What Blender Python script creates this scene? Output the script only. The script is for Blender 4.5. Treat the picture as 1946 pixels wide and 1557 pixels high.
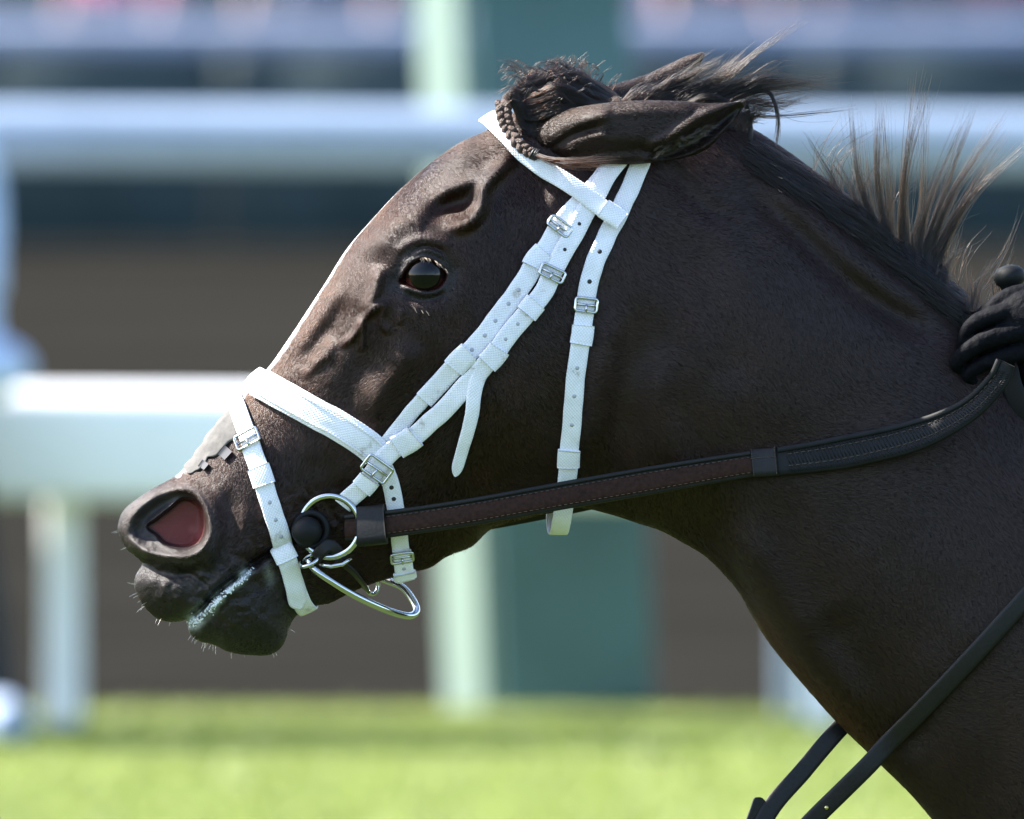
import bpy, math, random
import numpy as np
from mathutils import Vector, Matrix
random.seed(7); RNG = np.random.default_rng(7)
sc = bpy.context.scene
for o in list(bpy.data.objects): bpy.data.objects.remove(o)
COL = sc.collection

# ------------------------------------------------------------------ camera, sky, sun, exposure
CAM_H, FOCUS_Z, CAM_D = 2.38, 1.50, 20.0
PITCH = math.atan2(CAM_H - FOCUS_Z, CAM_D)
DIST = math.hypot(CAM_D, CAM_H - FOCUS_Z)
FRAME_W = 1.06
S = FRAME_W / 1946.0                       # metres per photo pixel at the horse
cam = bpy.data.cameras.new('camera'); camo = bpy.data.objects.new('camera', cam); COL.objects.link(camo)
camo.location = (0, -CAM_D, CAM_H); camo.rotation_euler = (math.pi/2 - PITCH, 0, 0)
cam.sensor_width = 36; cam.lens = 36 * DIST / FRAME_W
cam.clip_start = 0.5; cam.clip_end = 4000
cam.dof.use_dof = True; cam.dof.focus_distance = DIST - 0.07; cam.dof.aperture_fstop = cam.lens / 86.0
sc.camera = camo
SUN = Vector((-0.68, 0.17, 0.71)).normalized()
elev = math.asin(SUN.z); azim = math.atan2(SUN.x, SUN.y)
world = bpy.data.worlds.new('World'); sc.world = world; world.use_nodes = True
wn = world.node_tree; wn.nodes.clear()
sky = wn.nodes.new('ShaderNodeTexSky'); sky.sky_type = 'NISHITA'; sky.sun_disc = False
sky.sun_elevation = elev; sky.sun_rotation = azim; sky.air_density = 1.0; sky.dust_density = 1.2; sky.ozone_density = 1.0
bg = wn.nodes.new('ShaderNodeBackground'); bg.inputs[1].default_value = 0.115
wo = wn.nodes.new('ShaderNodeOutputWorld'); wn.links.new(sky.outputs[0], bg.inputs[0]); wn.links.new(bg.outputs[0], wo.inputs[0])
sl = bpy.data.lights.new('sun', 'SUN'); sl.energy = 5.0; sl.angle = math.radians(0.53); sl.color = (1.0, 0.95, 0.87)
so = bpy.data.objects.new('sun', sl); COL.objects.link(so); so.location = (-6, 4, 9)
so.rotation_euler = SUN.to_track_quat('Z', 'Y').to_euler()
vs = sc.view_settings; vs.view_transform = 'Standard'; vs.look = 'None'; vs.exposure = 2.28; vs.gamma = 1.0; vs.use_curve_mapping = False

# ------------------------------------------------------------------ helpers
R_ = np.array([1.0, 0, 0]); U_ = np.array([0, math.sin(PITCH), math.cos(PITCH)]); F_ = np.array([0, math.cos(PITCH), -math.sin(PITCH)])
ORG = np.array([0, 0, FOCUS_Z])
def W3(a):
    """(n,3) array of (u, v, depth) in horse units (1 unit = S metres, depth + = away) -> world"""
    a = np.asarray(a, float)
    return ORG + ((a[..., 0:1]-973)*R_ + (778.5-a[..., 1:2])*U_ + a[..., 2:3]*F_) * S
def ground_y(v):                             # y on the ground seen at photo row v
    return CAM_H/math.tan(PITCH + (v-778.5)*S/DIST) - CAM_D
def at_dist(u, v, y):                        # a point on the plane of depth y
    d = (y + CAM_D)
    x = (u-973)*S/DIST*d; z = CAM_H - math.tan(PITCH + (v-778.5)*S/DIST)*d
    return x, z

def tag(o, label=None, cat=None, group=None, kind=None):
    if label: o['label'] = label
    if cat: o['category'] = cat
    if group: o['group'] = group
    if kind: o['kind'] = kind
    return o
def empty(name, loc):
    o = bpy.data.objects.new(name, None); COL.objects.link(o); o.location = loc; o.empty_display_size = 0.05
    return o
def link(name, me, mat=None, parent=None, smooth=True):
    o = bpy.data.objects.new(name, me); COL.objects.link(o)
    if mat is not None: me.materials.append(mat)
    if smooth and len(me.polygons): me.polygons.foreach_set('use_smooth', np.ones(len(me.polygons), bool))
    if parent is not None:
        o.parent = parent; o.matrix_parent_inverse = Matrix.Translation(parent.location).inverted()
    return o
def mesh(name, verts, faces, mat=None, parent=None, smooth=True):
    me = bpy.data.meshes.new(name)
    me.from_pydata([tuple(map(float, v)) for v in verts], [], faces); me.update()
    return link(name, me, mat, parent, smooth)
def mesh_np(name, V, Q, mat=None, parent=None, smooth=True):
    V = np.asarray(V, np.float32); Q = np.asarray(Q, np.int32)
    me = bpy.data.meshes.new(name); me.vertices.add(len(V)); me.vertices.foreach_set('co', V.ravel())
    n = Q.shape[1]
    me.loops.add(Q.size); me.loops.foreach_set('vertex_index', Q.ravel())
    me.polygons.add(len(Q)); me.polygons.foreach_set('loop_start', np.arange(0, Q.size, n, dtype=np.int32))
    me.update(calc_edges=True); me.validate()
    return link(name, me, mat, parent, smooth)

class B:
    """collects geometry for one mesh"""
    def __init__(s): s.v = []; s.f = []; s.uv = {}
    def box(s, c, d, rot=None, bev=0.0):
        cx, cy, cz = c; hx, hy, hz = d[0]/2, d[1]/2, d[2]/2
        b = bev; k = len(s.v); pts = []
        if b <= 0:
            for z in (-hz, hz):
                for x, y in ((-hx,-hy),(hx,-hy),(hx,hy),(-hx,hy)): pts.append((x,y,z))
            fs = [(0,3,2,1),(4,5,6,7),(0,1,5,4),(1,2,6,5),(2,3,7,6),(3,0,4,7)]
        else:
            for z, q in ((-hz,b),(-hz+b,0),(hz-b,0),(hz,b)):
                e = q
                for x, y in ((-hx+b,-hy+e),(hx-b,-hy+e),(hx-e,-hy+b),(hx-e,hy-b),(hx-b,hy-e),(-hx+b,hy-e),(-hx+e,hy-b),(-hx+e,-hy+b)): pts.append((x,y,z))
            fs = [tuple(range(7,-1,-1)), tuple(range(24,32))]
            for r in range(3):
                for i in range(8): fs.append((r*8+i, r*8+(i+1)%8, r*8+8+(i+1)%8, r*8+8+i))
        for p in pts:
            p = Vector(p)
            if rot is not None: p = rot @ p
            s.v.append((p.x+cx, p.y+cy, p.z+cz))
        s.f += [tuple(i+k for i in f) for f in fs]
        return s
    def tube(s, pts, rad, n=10, closed=False, cap=True, flat=None):
        pts = [Vector(p) for p in pts]; m = len(pts); k = len(s.v)
        rad = [rad]*m if np.isscalar(rad) else list(rad)
        up = None
        for i, p in enumerate(pts):
            a = pts[(i-1) % m] if (closed or i > 0) else p; b = pts[(i+1) % m] if (closed or i < m-1) else p
            t = (b-a)
            if t.length < 1e-9: t = Vector((0,0,1))
            t.normalize()
            if up is None: up = Vector((0,0,1)) if abs(t.z) < .9 else Vector((0,1,0))
            x = t.cross(up)
            if x.length < 1e-6: x = t.cross(Vector((0.3,1,0.2)))
            x.normalize(); y = x.cross(t); up = y
            for j in range(n):
                an = 2*math.pi*j/n
                q = p + (x*math.cos(an) + y*math.sin(an))*rad[i]; s.v.append((q.x,q.y,q.z))
        for i in range(m if closed else m-1):
            for j in range(n):
                a = k+i*n+j; b = k+i*n+(j+1)%n; c = k+((i+1)%m)*n+(j+1)%n; d = k+((i+1)%m)*n+j
                s.f.append((a,b,c,d))
        if cap and not closed:
            s.f.append(tuple(k+j for j in range(n-1,-1,-1))); s.f.append(tuple(k+(m-1)*n+j for j in range(n)))
        return s
    def sphere(s, c, r, n=16, m=10, rot=None):
        r = (r,r,r) if np.isscalar(r) else r; k = len(s.v); c = Vector(c)
        for i in range(m+1):
            th = math.pi*i/m
            for j in range(n):
                ph = 2*math.pi*j/n
                p = Vector((r[0]*math.sin(th)*math.cos(ph), r[1]*math.sin(th)*math.sin(ph), r[2]*math.cos(th)))
                if rot is not None: p = rot @ p
                p = p + c; s.v.append((p.x,p.y,p.z))
        for i in range(m):
            for j in range(n):
                a=k+i*n+j; b=k+i*n+(j+1)%n
                s.f.append((a, a+n, b+n, b))
        return s
    def build(s, name, mat=None, parent=None, smooth=True):
        return mesh(name, s.v, s.f, mat, parent, smooth)

class Mat:
    def __init__(s, name):
        s.m = bpy.data.materials.new(name); s.m.use_nodes = True; s.t = s.m.node_tree
        s.t.nodes.clear(); s.o = s.n('ShaderNodeOutputMaterial'); s.p = s.n('ShaderNodeBsdfPrincipled'); s.l(s.p.outputs[0], s.o.inputs[0])
    def n(s, k, **kw):
        n = s.t.nodes.new(k)
        for a, b in kw.items(): setattr(n, a, b)
        return n
    def l(s, a, b): s.t.links.new(a, b)
    def set(s, **kw):
        for k, v in kw.items():
            s.p.inputs[k.replace('_', ' ')].default_value = v if not (isinstance(v, tuple) and len(v) == 3) else v+(1,)
        return s
    def noise(s, scale, detail=4, rough=.6, coord='Object', stretch=None):
        tc = s.n('ShaderNodeTexCoord'); nz = s.n('ShaderNodeTexNoise'); nz.inputs['Scale'].default_value = scale
        nz.inputs['Detail'].default_value = detail; nz.inputs['Roughness'].default_value = rough
        if stretch:
            mp = s.n('ShaderNodeMapping'); mp.inputs['Scale'].default_value = stretch; s.l(tc.outputs[coord], mp.inputs[0]); s.l(mp.outputs[0], nz.inputs[0])
        else: s.l(tc.outputs[coord], nz.inputs[0])
        return nz.outputs['Fac']
    def ramp(s, fac, stops):
        r = s.n('ShaderNodeValToRGB'); e = r.color_ramp.elements
        while len(e) < len(stops): e.new(0.5)
        for i, (p, c) in enumerate(stops): e[i].position = p; e[i].color = c+(1,) if len(c) == 3 else c
        s.l(fac, r.inputs[0]); return r.outputs[0]
    def bump(s, fac, strength=.3, dist=.01):
        b = s.n('ShaderNodeBump'); b.inputs['Strength'].default_value = strength; b.inputs['Distance'].default_value = dist
        s.l(fac, b.inputs['Height']); s.l(b.outputs[0], s.p.inputs['Normal']); return b
def simple(name, col, rough=.5, nscale=None, var=.25, bump=None, **kw):
    m = Mat(name); m.set(Base_Color=col, Roughness=rough, **kw)
    if nscale:
        f = m.noise(nscale)
        m.l(m.ramp(f, [(.3, tuple(c*(1-var) for c in col)), (.7, tuple(min(1, c*(1+var)) for c in col))]), m.p.inputs['Base Color'])
        if bump: m.bump(f, bump[0], bump[1])
    return m.m

# ------------------------------------------------------------------ the setting
def build_setting():
    m = Mat('turf'); f = m.noise(1.3, 6, .7, stretch=(.10,.8,1)); f2 = m.noise(45, 3, .7)  # stretched noise: grass tone, its dark bands stand in for cast shadows
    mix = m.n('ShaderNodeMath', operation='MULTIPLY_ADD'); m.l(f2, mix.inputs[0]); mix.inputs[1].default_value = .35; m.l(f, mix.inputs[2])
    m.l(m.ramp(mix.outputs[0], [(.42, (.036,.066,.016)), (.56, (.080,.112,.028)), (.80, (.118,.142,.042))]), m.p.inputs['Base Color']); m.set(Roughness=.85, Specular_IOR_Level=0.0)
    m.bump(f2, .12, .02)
    bright_turf = m.m
    m = Mat('dimmed_turf'); f = m.noise(.8, 6, .7); m.l(m.ramp(f, [(.35,(.030,.048,.014)),(.65,(.048,.068,.022))]), m.p.inputs['Base Color']); m.set(Roughness=.9, Specular_IOR_Level=0.0)  # same grass darkened outside the view to cut green bounce on the straps
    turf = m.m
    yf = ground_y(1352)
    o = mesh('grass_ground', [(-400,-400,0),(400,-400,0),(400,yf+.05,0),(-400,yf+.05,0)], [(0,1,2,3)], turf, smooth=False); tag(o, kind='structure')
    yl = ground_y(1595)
    o = mesh('bright_turf_strip', [(-400,yl,.004),(400,yl,.004),(400,yf+.05,.004),(-400,yf+.05,.004)], [(0,1,2,3)], bright_turf, smooth=False); tag(o, kind='structure')  # same grass left bright only within view, split off to limit bounce
    # dirt course behind the rail
    m = Mat('dirt'); f = m.noise(2.2, 6, .7, stretch=(.25,1,1))
    m.l(m.ramp(f, [(.3,(.008,.0077,.0066)),(.55,(.0135,.013,.0115)),(.8,(.021,.0200,.0180))]), m.p.inputs['Base Color']); m.set(Roughness=.95, Specular_IOR_Level=0.0)
    o = mesh('dirt_course', [(-400,yf+.05,-.004),(400,yf+.05,-.004),(400,1500,-.004),(-400,1500,-.004)], [(0,1,2,3)], m.m, smooth=False); tag(o, kind='structure')
    # loose grass blades near the rail, one mass
    n = 9000
    x = RNG.uniform(-1.6, 1.6, n); y = RNG.uniform(ground_y(1640), yf+.03, n); h = RNG.uniform(.012,.03,n); w = RNG.uniform(.003,.006,n); a = RNG.uniform(0,math.pi,n)
    lx = RNG.normal(0,.02,n); ly = RNG.normal(0,.02,n)
    V = np.zeros((n,3,3)); V[:,0] = np.stack([x-np.cos(a)*w, y-np.sin(a)*w, 0*x],1); V[:,1] = np.stack([x+np.cos(a)*w, y+np.sin(a)*w, 0*x],1); V[:,2] = np.stack([x+lx, y+ly, h],1)
    gm = Mat('grass_blade'); f = gm.noise(2.5, 4, .6)
    gm.l(gm.ramp(f, [(.3,(.09,.125,.028)),(.7,(.14,.17,.042))]), gm.p.inputs['Base Color']); gm.set(Roughness=.6); gm.p.inputs['Subsurface Weight'].default_value = 0
    o = mesh_np('grass', V.reshape(-1,3), np.arange(n*3).reshape(n,3), gm.m, smooth=False); tag(o, 'bright green mown turf along the foot of the white rail', 'grass', kind='stuff')

    pvc = simple('white_rail_paint', (.80,.80,.82), .35, 6, .05)
    yr = ground_y(1385)
    # two-rail running fence
    fence = empty('running_rail', (0, yr, 0)); tag(fence, 'white two rail track fence with square posts on the turf edge', 'fence')
    def rail(v0, v1, name, mat, par, y, ex):
        x, z0 = at_dist(0, v1, y-.06); x, z1 = at_dist(0, v0, y-.06)
        h = z1-z0; prof = []
        for k in range(24):
            an = 2*math.pi*k/24; c, s_ = math.cos(an), math.sin(an)
            prof.append((.065*math.copysign(abs(c)**ex, c), h/2*math.copysign(abs(s_)**ex, s_)))
        vs_ = []; xs = [-9,-3,0,3,9]
        for xx in xs:
            for (py, pz) in prof: vs_.append((xx, y+py, (z0+z1)/2+pz+xx*-.006))
        fs = []
        for i in range(len(xs)-1):
            for k in range(24): fs.append((i*24+k, i*24+(k+1)%24, i*24+24+(k+1)%24, i*24+24+k))
        fs += [tuple(range(24)), tuple(range(len(xs)*24-1, len(xs)*24-25, -1))]
        return mesh(name, vs_, fs, mat, par)
    rail(746, 960, 'rail', pvc, fence, yr, .4)
    _, zr = at_dist(0, 800, yr)
    for u in (-1960, 118, 1560, 3300):
        x, _ = at_dist(u, 1200, yr+.09)
        B().box((x, yr+.10, zr/2), (.075,.06,zr), bev=.008).build('post', pvc, fence, smooth=False)
    grey = simple('grey_rail_paint', (.17,.22,.30), .4, 6, .06)
    y2 = yr+.34
    up = empty('upper_rail', (0, y2, 0)); tag(up, 'higher blue grey tubular rail crossing in front of the teal pillar', 'fence')
    rail(206, 328, 'rail', grey, up, y2, 1.0)
    _, zr2 = at_dist(0, 260, y2)
    for u in (-900, 1500, 3000):
        x, _ = at_dist(u, 800, y2+.08)
        B().box((x, y2+.09, zr2/2), (.05,.05,zr2), bev=.008).build('post', grey, up, smooth=False)
    # teal pillar
    teal = simple('teal_paint', (.028,.080,.084), .5, 5, .15)
    mint = simple('mint_paint', (.15,.21,.18), .5, 5, .06)
    pil = empty('pillar', (0, yr+.75, 0)); tag(pil, 'leaning teal painted box pillar with a pale mint corner board', 'pillar')
    yp = yr+.75
    xb, _ = at_dist(1095, 1350, yp); lean = Matrix.Rotation(math.radians(2.3), 3, 'Y')
    pil.location = (xb, yp, 0)
    def lbox(x0, x1, dy, d, zz, mat, name, yaw=0):
        c = lean @ Vector(((x0+x1)/2, dy, zz/2)); B().box((xb+c.x, yp+c.y, c.z), ((x1-x0)*(1.35 if yaw else 1), d*(.3 if yaw else 1), zz), rot=lean @ Matrix.Rotation(math.radians(yaw),3,'Z'), bev=.01).build(name, mat, pil, smooth=False)
    k_ = (yp+CAM_D)*S/DIST
    lean = Matrix.Rotation(math.radians(-2.2), 3, 'Y')
    lbox(-150*k_, 150*k_, 0, .24, 3.0, teal, 'shaft'); lbox(-252*k_, -155*k_, -.05, .10, 3.0, mint, 'corner_board', -48)
    # far barrier
    yw = ground_y(492)
    dk = simple('dark_green_boards', (.016,.036,.041), .6, 5, .25)
    bar = empty('far_barrier', (0, yw, 0)); tag(bar, 'dark green board barrier with pale cap rails across the far side of the course', 'barrier')
    _, zt = at_dist(0, 96, yw); _, zb = at_dist(0, 455, yw)
    k = 0
    xx = -6.0
    while xx < 6:
        B().box((xx+.5, yw, zt/2+.02), (.985,.05,zt-.04), bev=.006).build('board', dk, bar); xx += 1.0
    cap = simple('pale_cap', (.26,.31,.43), .5, 6, .1)
    _, z2 = at_dist(0, 34, yw)
    B().box((0, yw-.06, (zt+z2)/2), (14,.05,z2-zt), bev=.02).build('cap_rail', cap, bar)
    for x in np.arange(-6, 6.1, 2.0):
        B().box((float(x), yw+.06, .55), (.08,.06,1.1), bev=.006).build('barrier_post', dk, bar)
    # dark hedge behind
    hd = Mat('hedge'); f = hd.noise(6, 5, .7); hd.l(hd.ramp(f, [(.3,(.012,.02,.02)),(.7,(.035,.06,.05))]), hd.p.inputs['Base Color']); hd.set(Roughness=.9); hd.bump(f, 1, .2)
    n = 140; m_ = 26; V = []; Fc = []
    for i in range(n+1):
        for j in range(m_+1):
            a = math.pi*j/m_
            r = 1 + .10*math.sin(i*1.7+j*2.3)*math.cos(i*.63-j*1.1) + random.uniform(-.09,.09)
            V.append((-14+28*i/n, 62 - 1.6*math.cos(a)*r, max(0, 3.6*max(0.0, math.sin(a))**.5*r)))
    for i in range(n):
        for j in range(m_): Fc.append((i*(m_+1)+j, (i+1)*(m_+1)+j, (i+1)*(m_+1)+j+1, i*(m_+1)+j+1))
    o = mesh('hedge', V, Fc, hd.m, smooth=False); tag(o, 'long dark clipped hedge behind the far barrier', 'hedge')
build_setting()
def tree_line():
    # distant wood on the near side of the course (seen only mirrored in the horse's eye)
    V_ = []; F_c = []; n = 160
    for i in range(n+1):
        x = -220+440*i/n; h = 9+2.5*math.sin(i*.37)+1.8*math.sin(i*1.13+1)+random.uniform(-1,1)
        for j, (dy, fz) in enumerate(((3,0),(4,.35),(3,.75),(0,1.0),(-4,.8),(-5,0))): V_.append((x+random.uniform(-1,1), -150+dy+random.uniform(-1,1), h*fz))
    for i in range(n):
        for j in range(5): F_c.append((i*6+j,(i+1)*6+j,(i+1)*6+j+1,i*6+j+1))
    m = Mat('far_foliage'); f = m.noise(.6, 6, .7); m.l(m.ramp(f, [(.3,(.012,.022,.010)),(.7,(.035,.055,.022))]), m.p.inputs['Base Color']); m.set(Roughness=.9)
    o = mesh('tree_line', V_, F_c, m.m, smooth=False); tag(o, 'far dark wood behind the photographer, mirrored in the eye of the horse', 'wood', kind='stuff')
tree_line()
# ------------------------------------------------------------------ horse surface (a loft between the top and the under line)
T_ = [(0,355,1178),(.5,331,1182),(1,300,1176),(1.5,272,1150),(2,256,1118),(2.4,258,1094),(2.8,270,1073),(3.1,264,1063),(3.5,240,1042),(4,225,1012),(4.4,226,990),(4.9,240,965),(5.5,280,935),(6.2,331,907),(6.8,352,888),(7.4,377,856),(8,405,815),(8.6,440,777),(9.1,468,744),(9.8,511,698),(10.5,548,646),(11,580,598),(11.6,619,538),(12.3,659,475),(12.9,703,423),(13.5,755,367),(14,799,327),(14.5,838,296),(15,878,270),(15.5,922,250),(16,960,226),(16.5,1000,200),(17,1050,184),(17.6,1110,180),(18.2,1170,186),(19,1260,203),(20,1360,224),(20.6,1427,244),(21.3,1499,289),(21.9,1560,334),(22.5,1616,374),(23,1655,416),(23.5,1706,468),(24.1,1765,504),(24.6,1832,552),(25.2,1890,620),(26,2000,680),(27,2180,740),(28,2400,770)]
B_ = [(0,355,1180),(.5,357,1190),(1,361,1203),(1.6,375,1217),(2.4,407,1226),(3.2,435,1239),(4,471,1245),(5,514,1244),(5.7,538,1226),(6.4,551,1190),(7,566,1168),(7.6,598,1152),(8.2,627,1146),(8.8,654,1133),(9.6,700,1112),(10.4,745,1098),(11,785,1087),(11.6,820,1077),(12.1,850,1057),(12.8,896,1038),(13.4,933,1006),(14.2,998,986),(15,1050,974),(15.7,1100,965),(16.4,1155,976),(17.1,1215,995),(17.7,1257,1009),(18.3,1294,1029),(19,1340,1057),(19.8,1386,1103),(20.2,1405,1127),(20.8,1428,1168),(21.4,1456,1214),(22.1,1500,1270),(23.3,1586,1368),(24.2,1650,1431),(25,1729,1508),(25.6,1772,1557),(26.5,1850,1640),(28,2000,1850)]
M_ = [(0,357,1177),(.5,385,1150),(1,412,1126),(2,440,1095),(3,452,1080),(4,455,1075),(5,452,1070),(6,440,1062)]
WK = [(0,0),(.25,22),(.5,34),(1,50),(2,70),(3,84),(4,92),(5,98),(6,103),(7,101),(8,96),(9,98),(10,108),(11,128),(12,152),(13,176),(13.6,182),(14.3,180),(15,172),(16,160),(17,150),(18,146),(19,146),(20,147),(21,149),(22,152),(23,157),(24,163),(25,170),(26,180),(28,215)]
EK = [(0,.6),(4,.62),(7,.66),(9,.70),(12,.62),(14,.55),(16,.55),(18,.58),(21,.6),(28,.6)]     # roundness of a section
PK = [(0,.5),(5,.5),(7,.48),(9,.44),(11,.38),(13,.33),(14.5,.36),(16,.42),(18,.47),(21,.5),(28,.5)]   # where the section is widest

def pchip(kn, x):
    k = np.array(kn, float); xs, ys = k[:,0], k[:,1]; h = np.diff(xs); d = np.diff(ys)/h
    m = np.zeros(len(xs)); m[0] = d[0]; m[-1] = d[-1]
    for i in range(1, len(xs)-1):
        if d[i-1]*d[i] > 0:
            w1 = 2*h[i]+h[i-1]; w2 = h[i]+2*h[i-1]; m[i] = (w1+w2)/(w1/d[i-1]+w2/d[i])
    i = np.clip(np.searchsorted(xs, x)-1, 0, len(h)-1); t = (x-xs[i])/h[i]
    return (2*t**3-3*t**2+1)*ys[i] + (t**3-2*t**2+t)*h[i]*m[i] + (-2*t**3+3*t**2)*ys[i+1] + (t**3-t**2)*h[i]*m[i+1]
def cspline(kn, x):      # Catmull-Rom through (s,u,v)
    k = np.array(kn, float); xs = k[:,0]; P = k[:,1:]; n = len(xs)
    m = np.zeros_like(P); m[1:-1] = (P[2:]-P[:-2])/(xs[2:]-xs[:-2])[:,None]; m[0] = (P[1]-P[0])/(xs[1]-xs[0]); m[-1] = (P[-1]-P[-2])/(xs[-1]-xs[-2])
    i = np.clip(np.searchsorted(xs, x)-1, 0, n-2); h = (xs[i+1]-xs[i])[:,None]; t = ((x-xs[i])/(xs[i+1]-xs[i]))[:,None]
    return (2*t**3-3*t**2+1)*P[i] + (t**3-2*t**2+t)*h*m[i] + (-2*t**3+3*t**2)*P[i+1] + (t**3-t**2)*h*m[i+1]

NT = 340
_s = np.linspace(0, 28, 6000)
_t, _b = cspline(T_, _s), cspline(B_, _s)
_step = .5*(np.linalg.norm(np.diff(_t, axis=0), axis=1) + np.linalg.norm(np.diff(_b, axis=0), axis=1))
_wt = np.interp(_s[1:], [0,1,6,8,11,12,14.5,16,20,25,28], [1.6,1.3,1.2,.9,.9,1.25,1.25,.7,.42,.35,.2])
_c = np.concatenate([[0], np.cumsum(_step*_wt)]); NS = int(_c[-1]/2.6)
SV = np.interp(np.linspace(0, _c[-1], NS), _c, _s)
TT, BB = cspline(T_, SV), cspline(B_, SV)
mid = .5*(TT+BB); off = cspline(M_, np.clip(SV,0,6)) - mid
off *= np.interp(SV, [0,4.5,7.5], [1,1,0])[:,None]*1.0
off = np.where((SV < 7.5)[:,None], off, 0)
CC = mid + off
th = np.linspace(0, math.pi, NT+1); q = (1-np.cos(th))/2
Q = q[None,:,None]
PX = (1-Q)**2*TT[:,None] + 2*Q*(1-Q)*CC[:,None] + Q**2*BB[:,None]       # (NS,NT+1,2)
Wd = pchip(WK, SV)[:,None]; Ee = pchip(EK, SV)[:,None]; Aa = math.log(.5)/np.log(pchip(PK, SV))[:,None]
D0 = Wd*np.sin(math.pi*np.clip(q,0,1)[None,:]**Aa).clip(0)**Ee
U, V = PX[...,0], PX[...,1]

def pdist(pts):          # distance to a polyline and position 0..1 along it
    P = np.array(pts, float); best = np.full(U.shape, 1e9); pos = np.zeros(U.shape); L = np.concatenate([[0], np.cumsum(np.linalg.norm(np.diff(P,axis=0),axis=1))])
    for i in range(len(P)-1):
        d = P[i+1]-P[i]; l2 = (d**2).sum(); t = (((U-P[i,0])*d[0] + (V-P[i,1])*d[1])/l2).clip(0,1)
        dd = np.hypot(U-(P[i,0]+t*d[0]), V-(P[i,1]+t*d[1])); mk = dd < best
        best = np.where(mk, dd, best); pos = np.where(mk, (L[i]+t*math.sqrt(l2))/L[-1], pos)
    return best, pos
def smooth_pts(pts, n=8):
    P = np.array(pts, float)
    if len(P) < 3: return P
    k = np.column_stack([np.arange(len(P)), P]); return cspline(k, np.linspace(0, len(P)-1, (len(P)-1)*n+1))
def ridge(pts, w, h, ends=.28):
    d, p = pdist(smooth_pts(pts)); e = np.clip(np.minimum(p, 1-p)/max(ends,.2), 0, 1)
    return h*np.exp(-(d/w)**2)*e*e*(3-2*e)
def bump2(u, v, ru, rv, h, ang=0):
    a = math.radians(ang); x = (U-u)*math.cos(a)+(V-v)*math.sin(a); y = -(U-u)*math.sin(a)+(V-v)*math.cos(a)
    return h*np.exp(-(x/ru)**2-(y/rv)**2)
def sstep(x, a, b):
    t = np.clip((x-a)/(b-a), 0, 1); return t*t*(3-2*t)
def inpoly(pts):         # signed distance (negative inside)
    P = np.array(pts, float); d, _ = pdist(np.vstack([P, P[:1]])); ins = np.zeros(U.shape, bool); n = len(P)
    for i in range(n):
        x1,y1 = P[i]; x2,y2 = P[(i+1)%n]
        c = ((y1 > V) != (y2 > V)) & (U < (x2-x1)*(V-y1)/((y2-y1) if y2 != y1 else 1e-9)+x1); ins ^= c
    return np.where(ins, -d, d)
def closed_smooth(pts, n=6):
    P = np.array(pts, float); m = len(P); E = np.vstack([P[-3:], P, P[:4]]); k = np.column_stack([np.arange(len(E))-3, E])
    return cspline(k, np.linspace(0, m, m*n+1)[:-1])

def vnoise(sc_, seed):
    r = np.random.default_rng(seed); n = 160; g = r.uniform(-1,1,(n,n)); x = (U+400)/sc_; y = (V+200)/sc_
    i = np.floor(x).astype(int); j = np.floor(y).astype(int); fx = x-i; fy = y-j; fx = fx*fx*(3-2*fx); fy = fy*fy*(3-2*fy); i%=n-1; j%=n-1
    return (g[i,j]*(1-fx)+g[i+1,j]*fx)*(1-fy) + (g[i,j+1]*(1-fx)+g[i+1,j+1]*fx)*fy
G = np.zeros_like(U)
# --- skull
G += bump2(800,500,85,80,17)                                     # orbit
G += ridge([(712,505),(722,462),(752,424),(800,408),(840,420)], 27, 13)     # brow
G += ridge([(838,424),(868,430),(895,420),(912,395),(920,360),(945,325),(985,295)], 15, 25)   # arch above the eye
G -= bump2(860,393,46,20,20,-20)                                 # hollow above the eye
G += ridge([(820,388),(850,362),(895,345),(930,320)], 14, 9)
G -= ridge([(950,315),(1000,340),(1060,380)], 40, 8)
G += ridge([(722,500),(716,545),(704,578),(688,604)], 13, 14)    # edge before the eye
G += ridge([(752,574),(722,582),(692,606),(672,640),(640,662)], 8, 11)        # veins
G += ridge([(690,604),(690,640),(688,672)], 6, 9)
G += ridge([(738,575),(726,610),(742,640)], 7, 6)
G += ridge([(765,585),(760,620)], 6, 3)
G += ridge([(640,662),(606,690),(570,720)], 9, 4)
G -= ridge([(668,560),(640,610),(596,668),(560,705)], 22, 7)
G += ridge([(660,520),(610,600),(575,650),(545,690)], 18, 8)
G += ridge([(640,640),(612,672),(585,700)], 12, 6)
G += ridge([(800,640),(755,700),(715,760),(690,800)], 30, 9)     # facial crest
G -= bump2(690,705,40,60,8,35)
G += bump2(1000,770,170,190,16,-20)                              # cheek muscle
G -= ridge([(1215,520),(1215,640),(1205,760),(1180,880),(1140,950)], 50, 9, .4)
G += ridge([(1165,540),(1160,640),(1130,800),(1085,905)], 26, 9)
G += ridge([(1255,640),(1245,760),(1290,900),(1350,1000)], 40, 9)
G -= ridge([(870,660),(800,800),(730,900)], 55, 7)
G += ridge([(1060,955),(960,985),(880,1020)], 34, 10)
G *= 1.25
# --- neck
G -= ridge([(1400,340),(1500,430),(1600,530),(1700,600),(1810,655)], 26, 13, .15)
G += ridge([(1440,330),(1560,430),(1660,515),(1790,600)], 40, 10, .15)
G -= ridge([(1270,900),(1330,1000),(1400,1110),(1500,1260),(1640,1420)], 36, 11, .1)
G += ridge([(1380,980),(1440,1080),(1540,1230),(1680,1400)], 46, 12, .1)
G -= ridge([(1560,1150),(1640,1290),(1760,1440)], 50, 8, .1)
G += bump2(1480,640,160,170,14,30)
G -= ridge([(1250,420),(1330,560),(1420,760)], 50, 7, .2)
G -= ridge([(1255,300),(1330,390),(1410,420)], 22, 7)
G = np.where(SV[:,None] > 15.5, G*(1+.4*sstep(SV,15.5,17.5)[:,None]), G)
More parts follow.
